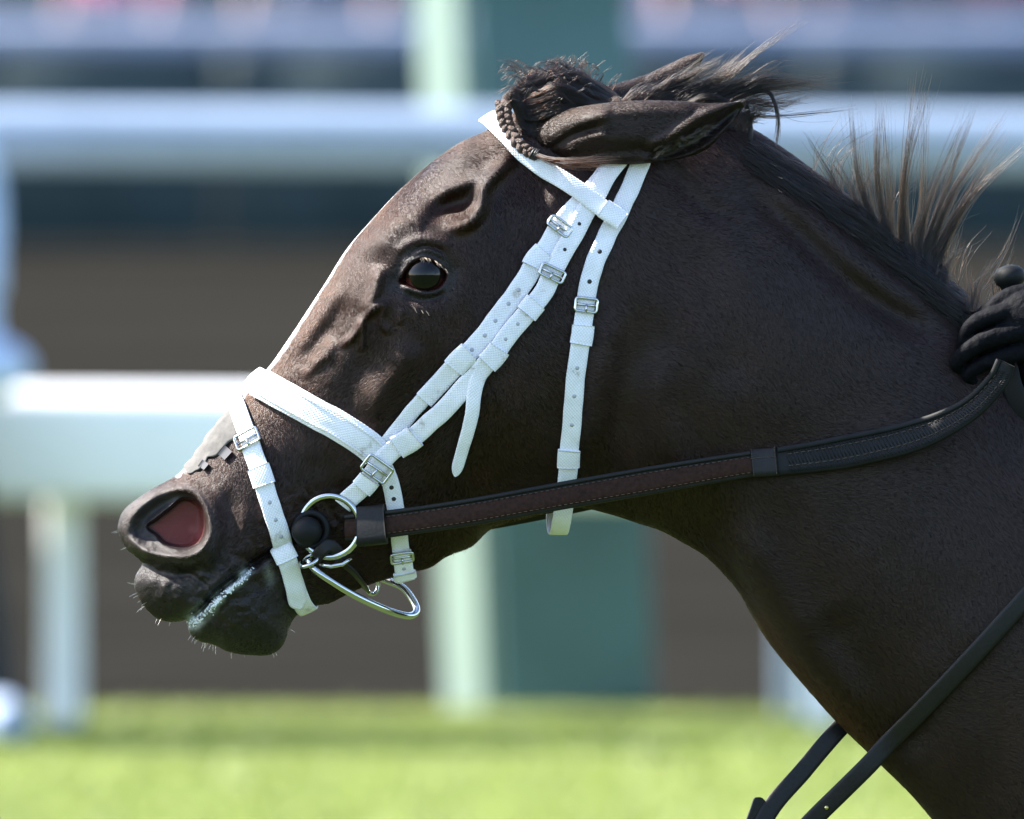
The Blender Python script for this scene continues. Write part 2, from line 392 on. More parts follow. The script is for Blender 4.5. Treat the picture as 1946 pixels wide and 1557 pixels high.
# --- muzzle
nost = closed_smooth([(247,1008),(262,970),(304,942),(352,934),(380,952),(395,990),(392,1022),(372,1046),(338,1052),(296,1048),(264,1034)])
sdn = inpoly(nost)
G += 11*np.exp(-((sdn-14)/17)**2)*(sstep(U,225,300)*.75+.25)
G += 10*np.exp(-((sdn-5)/6.5)**2)*sstep(U,310,370)
G += 6*np.exp(-((sdn-5)/6)**2)*sstep(V,1010,1050)
pink = inpoly(closed_smooth([(281,1001),(300,985),(325,965),(346,949),(369,950),(386,963),(392,988),(391,1012),(379,1034),(351,1043),(315,1034),(298,1017)]))
pit = sstep(-pink, -4, 12); bowl = sstep(-sdn, -6, 26)
G -= 24*bowl + 60*pit + pit*34*np.clip((370-U)/80,0,1)
G += ridge([(278,1004),(300,983),(325,962),(352,944)], 7, 9)
G += ridge([(240,1000),(262,966),(310,930)], 10, 6)
G -= ridge([(425,905),(440,990),(420,1070),(360,1100)], 18, 9)
G += bump2(330,1130,60,34,12,20)
G -= ridge([(268,1066),(300,1085),(350,1092),(395,1075)], 9, 8)
mouth = [(352,1180),(382,1157),(415,1124),(448,1098),(486,1068),(530,1040),(575,1022),(600,1015)]
G -= ridge(mouth, 7, 26); G -= ridge(mouth, 16, 6); G -= 22*np.exp(-(pdist(mouth[:4])[0]/7)**2)*sstep(U,345,352)
G += ridge([(372,1185),(400,1160),(440,1120),(480,1092),(530,1060)], 12, 9)
G += ridge([(350,1165),(395,1128),(440,1085)], 14, 7)
G += ridge([(368,1180),(397,1155),(424,1128),(450,1106),(472,1082)], 7, 9)*np.clip(.8+vnoise(12,31),0,1.5)
G -= pit*vnoise(18,33)*5
G += pit*.6*(ridge([(292,1022),(330,1000),(372,962)], 12, 14) - ridge([(320,1034),(352,1016),(386,990)], 9, 12))
G += bump2(460,1190,75,48,16,-15)
G -= ridge([(540,1060),(560,1110),(552,1160)], 16, 8)
G += bump2(470,980,60,90,6)
G -= ridge([(610,1000),(640,960),(660,900)], 26, 6)
mz = sstep(pdist([(260,1060),(350,1110),(440,1160),(540,1080),(590,1010)])[0], 130, 40)
G += mz*(vnoise(15,41)*2.6 + vnoise(8,42)*1.1)
for k in range(5): G += ridge([(300+26*k,1106-6*k),(316+26*k,1120-8*k),(330+27*k,1150-18*k)], 4, 2.2)
# --- wrinkles at the mouth corner
for k in range(4): G += ridge([(560+9*k,985-14*k),(580+9*k,1000-10*k),(600+6*k,1030-6*k)], 5, 3)
# --- eye
lid_up = [(758,538),(766,522),(778,504),(792,495),(806,491),(822,495),(836,504),(846,513),(851,521)]
lid_lo = [(851,521),(847,535),(836,548),(815,554),(795,551),(776,545),(758,538)]
eyep = closed_smooth(lid_up[:-1]+lid_lo[:-1], 4)
sde = inpoly(eyep)
G -= 14*np.exp(-(sde/26)**2)*(sde > 0) + 14*(sde <= 0)
G -= 26*sstep(-sde, -2, 9)
G += ridge(lid_up, 6.5, 6) + ridge([(p[0], p[1]+5) for p in lid_lo[1:]], 5, 6, .15)
G += ridge([(764,508),(782,486),(808,477),(832,483),(848,497)], 6, 5, .2)
G -= ridge([(768,500),(786,481),(808,471),(834,476),(852,492)], 4, 4, .2)
G += ridge([(750,490),(775,465),(808,455),(842,462),(862,482)], 9, 4, .2)
G -= ridge([(765,560),(795,572),(830,568),(852,552)], 7, 5, .2)
# --- low relief everywhere
G += vnoise(70,1)*2.2 + vnoise(32,2)*1.0*(SV[:,None] < 17)
edge = np.clip(D0/45, 0, 1); edge = edge*edge*(3-2*edge)
DD = D0 + G*edge
DD = np.maximum(DD, np.minimum(D0, 12)*.6); DD[:,0] = 0; DD[:,-1] = 0
NEAR = np.stack([U, V, -DD], -1)                 # photo units, - = towards the camera
# full ring: near side 0..NT, far side NT+1..2NT-1
FAR = NEAR[:, NT-1:0:-1].copy(); FAR[...,2] *= -1
RING = np.concatenate([NEAR, FAR], 1); NR = RING.shape[1]
gi = np.gradient(RING, axis=0); gj = (np.roll(RING,-1,1)-np.roll(RING,1,1))/2
NRM = np.cross(gi, gj); ln = np.linalg.norm(NRM, axis=-1, keepdims=True); NRM = NRM/np.maximum(ln,1e-9)
if NRM[NS//2, NT//2, 2] > 0: NRM = -NRM
# --- colour of the coat, with a painted sun rim on the neck
coat = np.array([.0165,.0050,.0024]); cols = np.zeros(U.shape+(3,)) + coat
def paint(mask, c): 
    global cols
    cols = cols*(1-mask[...,None]) + np.array(c)*mask[...,None]
paint(np.clip(.5+.5*vnoise(90,5),0,1)*.55, (.0105,.0040,.0024))
paint(np.clip(vnoise(55,6),0,1)*.6, (.027,.0088,.0036))
paint(sstep(SV,16,21)[:,None]*np.ones_like(U)*.55, (.0092,.0034,.0024))
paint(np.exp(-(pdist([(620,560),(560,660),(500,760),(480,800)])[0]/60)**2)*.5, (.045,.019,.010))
paint(np.exp(-(pdist([(1440,1190),(1520,1300),(1650,1430)])[0]/26)**2)*.7, (.05,.020,.009))  # painted warm band imitating sunlight along the front of the neck
paint(sstep(pdist([(230,1000),(300,1060),(380,1140),(470,1190),(520,1190)])[0], 150, 60)*.85, (.014,.012,.012))    # grey muzzle skin
paint(sstep(sde, 34, 10)*.8, (.012,.010,.011))
paint(np.exp(-((sdn-8)/9)**2)*.6, (.045,.034,.031))
pk = sstep(-sdn, 2, 8)
paint(pk, (.020,.016,.016))
paint(sstep(-pink, 2, 9), (.17,.034,.030))
paint(sstep(-pink, 2, 12)*np.clip(.3+1.2*vnoise(17,9),0,1)*sstep(U,320,365)*.7, (.25,.075,.068))
paint(sstep(-sde, -3, 1), (.03,.008,.007))
# blaze down the middle of the face
bl = np.interp(SV, [6.3,7,8,9.5,10,11,12,13,13.6,14.2], [8,14,17,23,27,33,37,32,18,0])[:,None]
paint(sstep(bl - DD + vnoise(7,11)*6 + vnoise(23,12)*5, -5, 5)*(q < .3)[None,:]*(SV > 6.3)[:,None]*(SV < 14.2)[:,None], (.62,.60,.58))
foam = np.exp(-(pdist([(368,1180),(397,1155),(424,1128),(450,1106),(472,1082)])[0]/(8+5*sstep(U,440,380)))**2)*np.clip(.85+vnoise(11,13),0,1)
paint(np.clip(foam*1.0,0,1), (.62,.66,.66)); 
paint(bump2(512,1090,9,20,.35,-10), (.3,.32,.3))
wet = np.clip(sstep(-pink,-2,5) + .8*foam + .5*np.exp(-(pdist(mouth)[0]/14)**2), 0, 1); WETR = np.concatenate([wet, wet[:, NT-1:0:-1]], 1)
COLS = np.concatenate([cols, cols[:, NT-1:0:-1]], 1)

horse = empty('horse', W3([[2000,1500,0]])[0]); horse.location.z = 0
tag(horse, 'dark bay horse with a white blaze, head and neck stretched out at a gallop', 'horse')
def build_body():
    Vw = W3(RING.reshape(-1,3))
    i = np.arange(NS-1)[:,None]; j = np.arange(NR)[None,:]; j2 = (j+1) % NR
    F = np.stack([i*NR+j, i*NR+j2, (i+1)*NR+j2, (i+1)*NR+j], -1).reshape(-1,4)
    m = Mat('bay_coat')
    at = m.n('ShaderNodeVertexColor', layer_name='coat'); m.l(at.outputs[0], m.p.inputs['Base Color'])
    wr_ = m.n('ShaderNodeMapRange'); m.l(at.outputs[1], wr_.inputs[0]); wr_.inputs[3].default_value = .2; wr_.inputs[4].default_value = .32; m.l(wr_.outputs[0], m.p.inputs['Roughness']); m.set(Specular_IOR_Level=.25)
    f = m.noise(700, 4, .75, stretch=(.4,1,.55)); m.bump(f, .6, .0018)
    o = mesh_np('body', Vw, F, m.m, horse)
    a = o.data.color_attributes.new('coat', 'FLOAT_COLOR', 'POINT')
    c4 = np.ones((len(Vw),4), np.float32); c4[:,:3] = COLS.reshape(-1,3); c4[:,3] = 1-WETR.ravel(); a.data.foreach_set('color', c4.ravel())
    return o
body = build_body()
# ------------------------------------------------------------------ hair
def hair_curves(name, P, rad, mat, parent, colr=None):
    """P (n,k,3) world points, rad (n,k) or (k,), one Curves object"""
    n, k, _ = P.shape
    cu = bpy.data.hair_curves.new(name); cu.add_curves([k]*n)
    cu.attributes['position'].data.foreach_set('vector', np.asarray(P, np.float32).ravel())
    r = np.broadcast_to(np.asarray(rad, np.float32), (n,k)).copy()
    a = cu.attributes.get('radius') or cu.attributes.new('radius', 'FLOAT', 'POINT'); a.data.foreach_set('value', r.ravel())
    if colr is not None:
        a = cu.attributes.new('hair_col', 'FLOAT_COLOR', 'CURVE'); c4 = np.ones((n,4), np.float32); c4[:,:3] = colr; a.data.foreach_set('color', c4.ravel())
    cu.materials.append(mat)
    o = bpy.data.objects.new(name, cu); COL.objects.link(o); o.parent = parent; o.matrix_parent_inverse = Matrix.Translation(parent.location).inverted()
    return o
def hair_mat(name, col=None, rough=.3, radial=.4, attr=False, coat=0.0, ior=1.55):
    m = bpy.data.materials.new(name); m.use_nodes = True; t = m.node_tree; t.nodes.clear()
    o = t.nodes.new('ShaderNodeOutputMaterial'); h = t.nodes.new('ShaderNodeBsdfHairPrincipled'); h.parametrization = 'COLOR'
    h.inputs['Roughness'].default_value = rough; h.inputs['Radial Roughness'].default_value = radial
    if attr:
        a = t.nodes.new('ShaderNodeAttribute'); a.attribute_name = 'hair_col'; t.links.new(a.outputs['Color'], h.inputs['Color'])
    else: h.inputs['Color'].default_value = col+(1,)
    if 'Random Roughness' in h.inputs: h.inputs['Random Roughness'].default_value = .3
    h.inputs['IOR'].default_value = ior
    if 'Coat' in h.inputs: h.inputs['Coat'].default_value = coat
    t.links.new(h.outputs[0], o.inputs[0]); return m
def samp(A, si, tj):                        # bilinear on a ring array
    i = np.clip(np.floor(si).astype(int), 0, NS-2); fi = (si-i)[...,None]; j = np.floor(tj).astype(int); fj = (tj-j)[...,None]; j0 = j % NR; j1 = (j+1) % NR
    return (A[i,j0]*(1-fj)+A[i,j1]*fj)*(1-fi) + (A[i+1,j0]*(1-fj)+A[i+1,j1]*fj)*fi
def unit(a): return a/np.maximum(np.linalg.norm(a, axis=-1, keepdims=True), 1e-9)
def sdf_pts(poly, u, v):
    P = np.array(poly, float); ins = np.zeros(u.shape, bool); n = len(P)
    for i in range(n):
        x1,y1 = P[i]; x2,y2 = P[(i+1)%n]; ins ^= ((y1 > v) != (y2 > v)) & (u < (x2-x1)*(v-y1)/((y2-y1) if y2 != y1 else 1e-9)+x1)
    return ins

def build_coat(n=320000):
    # area of each cell
    A = np.linalg.norm(np.cross(gi, gj), axis=-1); A = A[:-1].copy()
    uu, vv = RING[:-1,:,0], RING[:-1,:,1]
    w = A*1.0
    w *= np.clip((2260-uu)/280,0,1)*np.clip((1800-vv)/230,0,1)
    jj = np.arange(NR); far = jj > NT; dedge = np.abs(RING[:-1,:,2])
    w = np.where(far[None,:] & (dedge > 60), 0, w)
    w *= np.where(SV[:-1,None] > 17, .75, 1.15)
    near_n = inpoly(nost); near_e = inpoly(eyep)
    bad = (near_n < 2) | (near_e < 3) ; badR = np.concatenate([bad, bad[:, NT-1:0:-1]], 1)[:-1]
    w[badR] = 0
    cdf = np.cumsum(w.ravel()); r = RNG.uniform(0, cdf[-1], n); k = np.searchsorted(cdf, r); k = np.minimum(k, w.size-1)
    si = k//NR + RNG.uniform(0,1,n); tj = k % NR + RNG.uniform(0,1,n)
    P = samp(RING, si, tj); N = unit(samp(NRM, si, tj)); C = samp(COLS, si, tj)
    # flow: down the face towards the muzzle, back and down on cheek and neck
    u, v = P[:,0], P[:,1]; s = np.interp(si, np.arange(NS), SV)
    f1 = np.array([-.62,.78,0]); f2 = np.array([.45,.85,0]); f3 = np.array([.75,.66,0])
    a = np.clip((s-11)/4,0,1)[:,None]; b = np.clip((s-16.5)/3,0,1)[:,None]
    fl = (f1*(1-a)+f2*a)*(1-b)+f3*b
    ang = .5*np.sin(u/95+v/140)+.35*np.sin(v/60-u/170) + RNG.normal(0,1,n)*np.where(s < 16.5, .18, .13); ca, sa = np.cos(ang), np.sin(ang)
    fl = np.stack([fl[:,0]*ca-fl[:,1]*sa, fl[:,0]*sa+fl[:,1]*ca, RNG.normal(0,.05,n)],1)
    t = unit(fl - N*(fl*N).sum(1,keepdims=True))
    muz = np.clip((420-u)/120,0,1)*(v > 880) + ((v > 1080) & (u < 570))
    L = RNG.uniform(6,12,n)*np.where(s > 17, 1.15, 1.0)*(1-.62*np.clip(muz,0,1))
    e = np.exp(-(np.hypot(u-808,v-522)/70)**2); L *= 1-.6*e
    lift = RNG.uniform(.005,.06,n)
    pts = np.stack([P - N*1.0, P + t*(L*.35)[:,None] + N*(L*lift*.5+.15)[:,None], P + t*(L*.7)[:,None] + N*(L*lift*.8+.18)[:,None], P + t*L[:,None] + N*(L*lift+.1)[:,None]], 1)
    col = C*(RNG.uniform(.3,1.0,n)+1.6*(RNG.uniform(0,1,n) > .85))[:,None]*.3
    rad = np.array([.20,.18,.13,.04])*S*RNG.uniform(.6,1.4,n)[:,None]*np.where(s > 16.5, .7, 1.0)[:,None]
    o = hair_curves('coat', W3(pts), rad, hair_mat('coat_hair', rough=.24, radial=.4, attr=True, ior=1.3), horse, col); o['kind'] = 'stuff'
    return o
build_coat()

def clump(path, n, r0, r1, curl=3.0, seed=0, k=14, frac=(.75,1.0), d0=0., wander=6):
    """n strands along a photo-space path of (u,v,depth); r0/r1 spread at root/tip"""
    r = np.random.default_rng(seed); P = np.array(path, float)
    kn = np.column_stack([np.linspace(0,1,len(P)), P]); out = np.zeros((n,k,3))
    for i in range(n):
        f = r.uniform(*frac); t = np.linspace(0, f, k); c = cspline(kn, t)
        a = r.normal(0,1,3); a /= np.linalg.norm(a); m = r.uniform(0,1)**.5; b = r.normal(0,1,3); b /= np.linalg.norm(b)
        sp = (r0 + (r1-r0)*t**1.3)[:,None]*(a*m)[None,:]
        ph = r.uniform(0,6.28,3); fr = r.uniform(3,8,3)
        wob = np.sin(t[:,None]*fr+ph)*curl*t[:,None]*r.normal(.6,.5) + b[None,:]*(t[:,None]**2)*wander*r.normal(0,1)
        out[i] = c + sp + wob
    return out
def dep(u, v):                              # depth of the near surface at a photo point
    k = np.argmin((U-u)**2+(V-v)**2); return NEAR.reshape(-1,3)[k,2]

black_hair = hair_mat('black_mane_hair', (.0010,.0007,.0006), .17, .3, ior=1.42)
brown_hair = hair_mat('brown_mane_hair', (.006,.002,.001), .2, .3, ior=1.45)
red_hair = hair_mat('chestnut_hair', (.009,.0026,.001), .3, .35, ior=1.4)
def strands(name, lists, mat, r=.45, parent=None, tip=.25):
    P = np.concatenate(lists); k = P.shape[1]; rad = np.interp(np.linspace(0,1,k), [0,.6,1], [1,.85,tip])*r*S
    return hair_curves(name, W3(P), rad[None,:], mat, parent or horse)

def build_mane():
    L1, L2 = [], []; sd = 100
    def add(path, n, r0, r1, **kw):
        nonlocal sd; sd += 1
        a = clump(path, n, r0, r1, seed=sd, **kw); h = max(1, int(n*.75)); L1.append(a[:h]); L2.append(a[h:])
    # standing wind-blown tufts on the crest
    tuf = [((1612,385),(1575,330),(1538,268),70),((1640,400),(1612,350),(1575,290),60),((1665,430),(1630,330),(1618,210),120),((1672,445),(1650,340),(1640,225),50),
           ((1690,455),(1668,330),(1672,205),130),((1700,470),(1690,340),(1684,222),70),((1715,480),(1715,350),(1735,175),90),((1726,485),(1722,330),(1762,165),120),((1735,490),(1752,370),(1757,200),60),
           ((1745,492),(1770,370),(1832,232),150),((1752,497),(1800,350),(1845,222),120),((1762,500),(1815,360),(1895,238),140),((1768,503),(1830,380),(1905,262),90),((1776,508),(1850,370),(1944,280),110),
           ((1790,515),(1800,460),(1820,380),90),((1800,525),(1812,480),(1822,430),60)]
    for a,b,c,n in tuf:
        root = (a[0]-8, a[1]+38); mid0 = ((a[0]*.75+b[0]*.25), a[1]*.75+b[1]*.25)
        add([(root[0],root[1],-45),(a[0],a[1],-22),(mid0[0]-4,mid0[1],-14),(b[0],b[1],-8),(c[0],c[1],-4)], int(n*.95), 8, 7, curl=5, wander=9, frac=(.5,1.05))
    for k in range(40):                      # loose single hairs
        u0 = random.uniform(1540,1840); v0 = np.interp(u0, [1540,1616,1706,1765,1840],[322,374,468,504,556]); a = random.uniform(-.5,.9); l = random.uniform(40,150)
        add([(u0,v0+10,-20),(u0+l*.4*a,v0-l*.45,-10),(u0+l*(a+random.uniform(-.2,.4)),v0-l*.85,random.uniform(-20,20))], 3, 3, 10, curl=5, wander=14)
    for k in range(14):
        u0 = random.uniform(1835,1905); a = random.uniform(-.2,.6); l = random.uniform(50,110)
        add([(u0,590,-60),(u0+l*.3*a,590-l*.5,-50),(u0+l*a,590-l,-40)], 9, 4, 8, curl=3, wander=8)
    for (a,b) in [((1860,560),(1946,372)),((1870,550),(1938,440)),((1850,540),(1944,398))]:
        add([(a[0],a[1],-30),((a[0]+b[0])/2+4,(a[1]+b[1])/2+18,-20),(b[0],b[1],-10)], 4, 2, 4, curl=4)
    # hair lying along the near side of the crest
    for k in range(150):
        u0 = random.uniform(1400,1850); v0 = float(np.interp(u0, [1400,1499,1560,1616,1706,1765,1850],[240,292,336,376,470,507,575]))+random.uniform(4,60)
        l = random.uniform(60,150); v1 = v0+l*.55; u1 = u0+l*.75
        pts = []
        for t in (0,.25,.55,.8,1):
            uu, vv = u0+(u1-u0)*t, v0+6+(v1-v0)*t**1.2; pts.append((uu,vv+4,dep(uu,vv+4)-2-3*math.sin(3*t)))
        add(pts, 12, 16, 14, curl=5, wander=14)
    # wisps behind the ears
    wis = [((1235,185),(1300,150),(1385,110),170,12),((1250,190),(1330,170),(1440,120),170,14),((1260,195),(1350,160),(1420,105),120,12),((1290,195),(1380,175),(1470,150),150,14),
           ((1300,200),(1400,165),(1480,130),120,12),((1330,200),(1430,165),(1510,155),110,12),((1350,195),(1470,150),(1600,165),70,7),((1390,190),(1500,165),(1625,140),40,5),((1380,200),(1480,200),(1560,175),60,10)]
    for a,b,c,n,sp in wis:
        add([(a[0],a[1],-20),((a[0]+b[0])/2,(a[1]+b[1])/2-4,-18),(b[0],b[1],-14),(c[0],c[1],random.uniform(-20,20))], n, 12, sp, curl=7, wander=16)
    add([(1380,150,0),(1420,112,0),(1470,75,0),(1532,36,0)], 14, 8, 8, curl=6, wander=9)
    add([(1400,215,-10),(1450,222,-10),(1520,218,-10),(1625,206,0)], 16, 3, 3, curl=4, wander=5)
    add([(1425,175,-20),(1462,178,-24),(1478,225,-26),(1474,290,-28)], 60, 4, 4, curl=2, wander=3)
    add([(1415,190,-20),(1425,225,-24),(1424,270,-30),(1400,285,-50)], 70, 4, 5, curl=3, wander=6)
    add([(1300,205,-40),(1345,185,-44),(1392,205,-44),(1420,255,-50)], 50, 8, 8, curl=4, wander=8)
    for k in range(26):
        a = random.uniform(-.9,.35); l = random.uniform(60,170); u0 = random.uniform(1360,1430); v0 = random.uniform(165,215)
        add([(u0,v0,-10),(u0+l*.5,v0+l*.35*a,-10),(u0+l,v0+l*a*random.uniform(.2,.8),random.uniform(-25,25))], 3, 2, 8, curl=8, wander=18)
    # fluffy mass between the ears
    for k in range(70):
        u0 = random.uniform(1170,1420); v0 = 190+ (u0-1170)*.18; l = random.uniform(40,100); a = random.uniform(-.75,-.1)
        add([(u0,v0+12,-30),(u0+l*.4,v0+l*.4*a,-28),(u0+l*.9,v0+l*.75*a,-22)], 14, 8, 10, curl=5, wander=9)
    strands('mane', L1, black_hair, .40); strands('mane', L2, brown_hair, .34)
build_mane()

def build_forelock():
    L = []; sd = 500
    # hair combed over the poll into the plait
    for k in range(84):
        y = -1+1.75*((k+random.random())/84)**1.2; x = random.random(); ph = random.uniform(0,6.28); am = random.uniform(5,11)
        dd = 92*y-6; vm = 128+64*y*y*(1 if y < 0 else .7)+x*52
        base = np.array([(1172,198,dd*.9),(1128,vm+22,dd),(1068,vm,dd-4),(1005,vm+18,dd*.75-12),(972,184,dd*.35-44),(958,208,-70+8*y)])
        kn_ = np.column_stack([np.linspace(0,1,6), base]); t_ = np.linspace(0,1,16); c_ = cspline(kn_, t_)
        c_[:,1] += am*np.sin(ph+t_*9)*(1-t_*.6); c_[:,2] += am*np.cos(ph+t_*9)*(1-t_*.6)
        if y < .1:
            for r_ in c_:
                if r_[0] > 985: r_[2] = min(r_[2], dep(r_[0], r_[1])-5)
        L.append(clump(c_, 46, 8, 6, curl=3, wander=5, seed=sd, k=18, frac=(.8,1))); sd += 1
    for k in range(70):
        y = random.uniform(-1,.7); u0 = random.uniform(985,1150); vm = 126+64*y*y; a = random.uniform(-1,1); l = random.uniform(20,60)
        L.append(clump([(u0,vm+random.uniform(0,20),92*y-12),(u0-l*.5,vm-4+8*a,92*y-18),(u0-l,vm+8+14*a,84*y-20)], 4, 3, 6, curl=4, wander=8, seed=sd, k=18)); sd += 1
    for k in range(80):                      # fly-away ends
        u0 = random.uniform(985,1160); v0 = float(np.interp(u0,[985,1034,1072,1111,1160],[158,126,124,132,168])); l = random.uniform(8,34)
        L.append(clump([(u0,v0+8,random.uniform(-40,20)),(u0+l*.4,v0-l*.3,0),(u0+l*random.uniform(.2,1.2),v0-l*.8,0)], 2, 2, 4, curl=2, wander=4, seed=sd, k=18)); sd += 1
    A_ = np.concatenate(L); m_ = np.arange(len(A_)) % 10 < 6
    strands('forelock', [A_[m_]], black_hair, .45); strands('forelock', [A_[~m_]], brown_hair, .4)
    # plait: three strands woven down the brow
    cp = np.array([(957,196,-62),(958,222,-74),(966,246,-84),(982,272,-96),(1004,290,-106),(1020,297,-112)], float)
    for c_ in cp: c_[2] = min(c_[2]-16, dep(c_[0],c_[1])-30)
    kn = np.column_stack([np.linspace(0,1,6), cp])
    ball = simple('plait_hair', (.050,.022,.012), .45, 500, .7, bump=(1,.003))
    for s_ in range(3):
        t = np.linspace(0,1,70); c = cspline(kn, t); tg = unit(np.gradient(c,axis=0)); sd_ = unit(np.cross(tg, [0,0,1.0]))
        ph = t*2*math.pi*3.4 + s_*2*math.pi/3; amp = 9.5*(1-.35*t)
        p = c + sd_*(np.sin(ph)*amp)[:,None] + np.array([0,0,-1.0])*(np.sin(2*ph)*amp*.55)[:,None]
        B().tube(W3(p), list((7.8*(1-.35*t))*S), n=8).build('plait_strand', ball, horse)
    el = simple('elastic_band', (.008,.008,.009), .5)
    for c in (.90,.96,1.0):
        p = cspline(kn, np.array([c]))[0]; tg = np.array([.85,.5,-.2]); tg /= np.linalg.norm(tg); a = unit(np.cross(tg,[0,0,1.0])); b = np.cross(tg,a)
        an = np.linspace(0,2*math.pi,15)[:-1]; B().tube(W3(p + (np.cos(an)[:,None]*a + np.sin(an)[:,None]*b)*10), 2.4*S, n=6, closed=True).build('elastic_band', el, horse)
    L = []
    for k in range(3): L.append(clump([(1018,297,-142),(1050,308,-164),(1095,312,-182),(1160+12*k,308,-186)], 70, 5, 12, curl=4, wander=12, seed=sd+k, frac=(.55,1)))
    strands('forelock_tail', L, red_hair, .5)
build_forelock()

def build_ear(st, dc, dd, name, near=True):
    """stations (u, v_top, v_bottom), depth centre and half depth per station -> cupped ear"""
    st = np.array(st, float); k = np.linspace(0,1,len(st)); n = 90; t = np.linspace(0,1,n); na = 96
    c = cspline(np.column_stack([k,st]), t); dcen = np.interp(t, np.linspace(0,1,len(dc)), dc); dh = np.interp(t, np.linspace(0,1,len(dd)), dd)
    an = np.linspace(0,2*math.pi,na+1)[:-1]
    sgn = -1 if near else 1
    cc = (c[:,1]+c[:,2])/2; hh = (c[:,2]-c[:,1])/2
    u = np.repeat(c[:,0:1],na,1); v = cc[:,None] - hh[:,None]*np.cos(an)[None,:]
    d = dcen[:,None] + sgn*dh[:,None]*(np.sign(np.sin(an))*np.abs(np.sin(an))**.8)[None,:]
    frt = (np.sin(an) > 0)[None,:]*np.ones_like(u)
    def dist(pts):
        P = smooth_pts(pts); b = np.full(u.shape,1e9)
        for i in range(len(P)-1):
            e = P[i+1]-P[i]; tt = (((u-P[i,0])*e[0]+(v-P[i,1])*e[1])/(e**2).sum()).clip(0,1); b = np.minimum(b, np.hypot(u-P[i,0]-tt*e[0], v-P[i,1]-tt*e[1]))
        return b
    g = np.zeros_like(u); dark = np.zeros_like(u)
    if near:
        g -= 26*np.exp(-(dist([(1255,300),(1310,274),(1360,240),(1400,208)])/13)**2)     # the opening
        g += 9*np.exp(-(dist([(1240,278),(1275,258),(1330,222),(1405,196)])/9)**2)       # its rolled edge
        g += 6*np.exp(-(dist([(1225,309),(1290,304),(1340,282),(1385,240)])/7)**2)
        g += 9*np.exp(-(dist([(1050,262),(1080,238),(1140,222)])/14)**2) - 8*np.exp(-(dist([(1040,284),(1085,262),(1130,246)])/9)**2)
        g += 7*np.exp(-(dist([(1075,292),(1100,268),(1140,260)])/9)**2) + 5*np.exp(-(dist([(1130,222),(1220,212),(1300,214)])/12)**2)
        g -= 9*np.exp(-(dist([(1060,298),(1150,290),(1240,286)])/12)**2)
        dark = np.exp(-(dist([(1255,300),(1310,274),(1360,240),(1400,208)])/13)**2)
    d = d + sgn*g*frt*np.clip(dh/20,0,1)[:,None]
    P = np.stack([u,v,d],-1); Vw = W3(P.reshape(-1,3))
    i = np.arange(n-1)[:,None]; j = np.arange(na)[None,:]; j2 = (j+1)%na
    F = np.stack([i*na+j, i*na+j2, (i+1)*na+j2, (i+1)*na+j],-1).reshape(-1,4)
    o = mesh_np(name, Vw, F, body.data.materials[0], horse)
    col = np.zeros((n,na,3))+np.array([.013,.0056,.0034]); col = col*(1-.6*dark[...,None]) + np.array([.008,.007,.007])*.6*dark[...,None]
    tipd = np.clip((t-.8)/.2,0,1)[:,None,None]; col = col*(1-.5*tipd)+np.array([.012,.009,.008])*.5*tipd
    a = o.data.color_attributes.new('coat','FLOAT_COLOR','POINT'); c4 = np.ones((n*na,4),np.float32); c4[:,:3] = col.reshape(-1,3); a.data.foreach_set('color', c4.ravel())
    # short hair of the ear
    m = 26000 if near else 9000; r = RNG
    gi_ = np.gradient(P,axis=0); gj_ = (np.roll(P,-1,1)-np.roll(P,1,1))/2; N = np.cross(gi_,gj_); A = np.linalg.norm(N,axis=-1); N = N/np.maximum(A[...,None],1e-9)
    out = P - np.stack([c[:,0],cc,dcen],-1)[:,None,:]
    N = np.where(((N*out).sum(-1) < 0)[...,None], -N, N)
    cdf = np.cumsum((A*(1-.8*dark))[:-1].ravel()); kk = np.minimum(np.searchsorted(cdf, r.uniform(0,cdf[-1],m)), (n-1)*na-1); ii = kk//na; jj = kk%na
    fi, fj = r.uniform(0,1,m)[:,None], r.uniform(0,1,m)[:,None]; j1 = (jj+1)%na
    p = (P[ii,jj]*(1-fj)+P[ii,j1]*fj)*(1-fi)+(P[ii+1,jj]*(1-fj)+P[ii+1,j1]*fj)*fi; nn = N[ii,jj]; cl = col[ii,jj]
    fl = unit(gi_[ii,jj]) + r.normal(0,.25,(m,3)); fl = unit(fl - nn*(fl*nn).sum(1,keepdims=True)); L = r.uniform(5,10,m)[:,None]; lf = r.uniform(.02,.14,m)[:,None]
    pts = np.stack([p-nn, p+fl*L*.5+nn*L*lf*.6, p+fl*L+nn*L*lf],1)
    h = hair_curves('ear_hair', W3(pts), np.array([.22,.18,.05])*S*np.ones((m,1)), bpy.data.materials['coat_hair'], horse, cl*.3*r.uniform(.65,1.5,m)[:,None]); h['kind'] = 'stuff'
    return o
build_ear([(985,236,284),(1030,226,298),(1085,209,310),(1150,199,313),(1220,194,312),(1290,195,303),(1340,199,285),(1380,198,246),(1404,193,216),(1414,191,199)],
          [-22,-64,-102,-124,-132,-134,-132,-128,-124,-122], [34,40,44,42,38,34,29,20,11,2], 'ear')
build_ear([(1130,170,240),(1175,157,228),(1225,142,215),(1265,124,200),(1300,108,172),(1322,101,138),(1333,99,116),(1338,101,106)],
          [55,85,105,112,114,112,110,108], [36,40,40,34,26,16,9,2], 'ear', near=False)

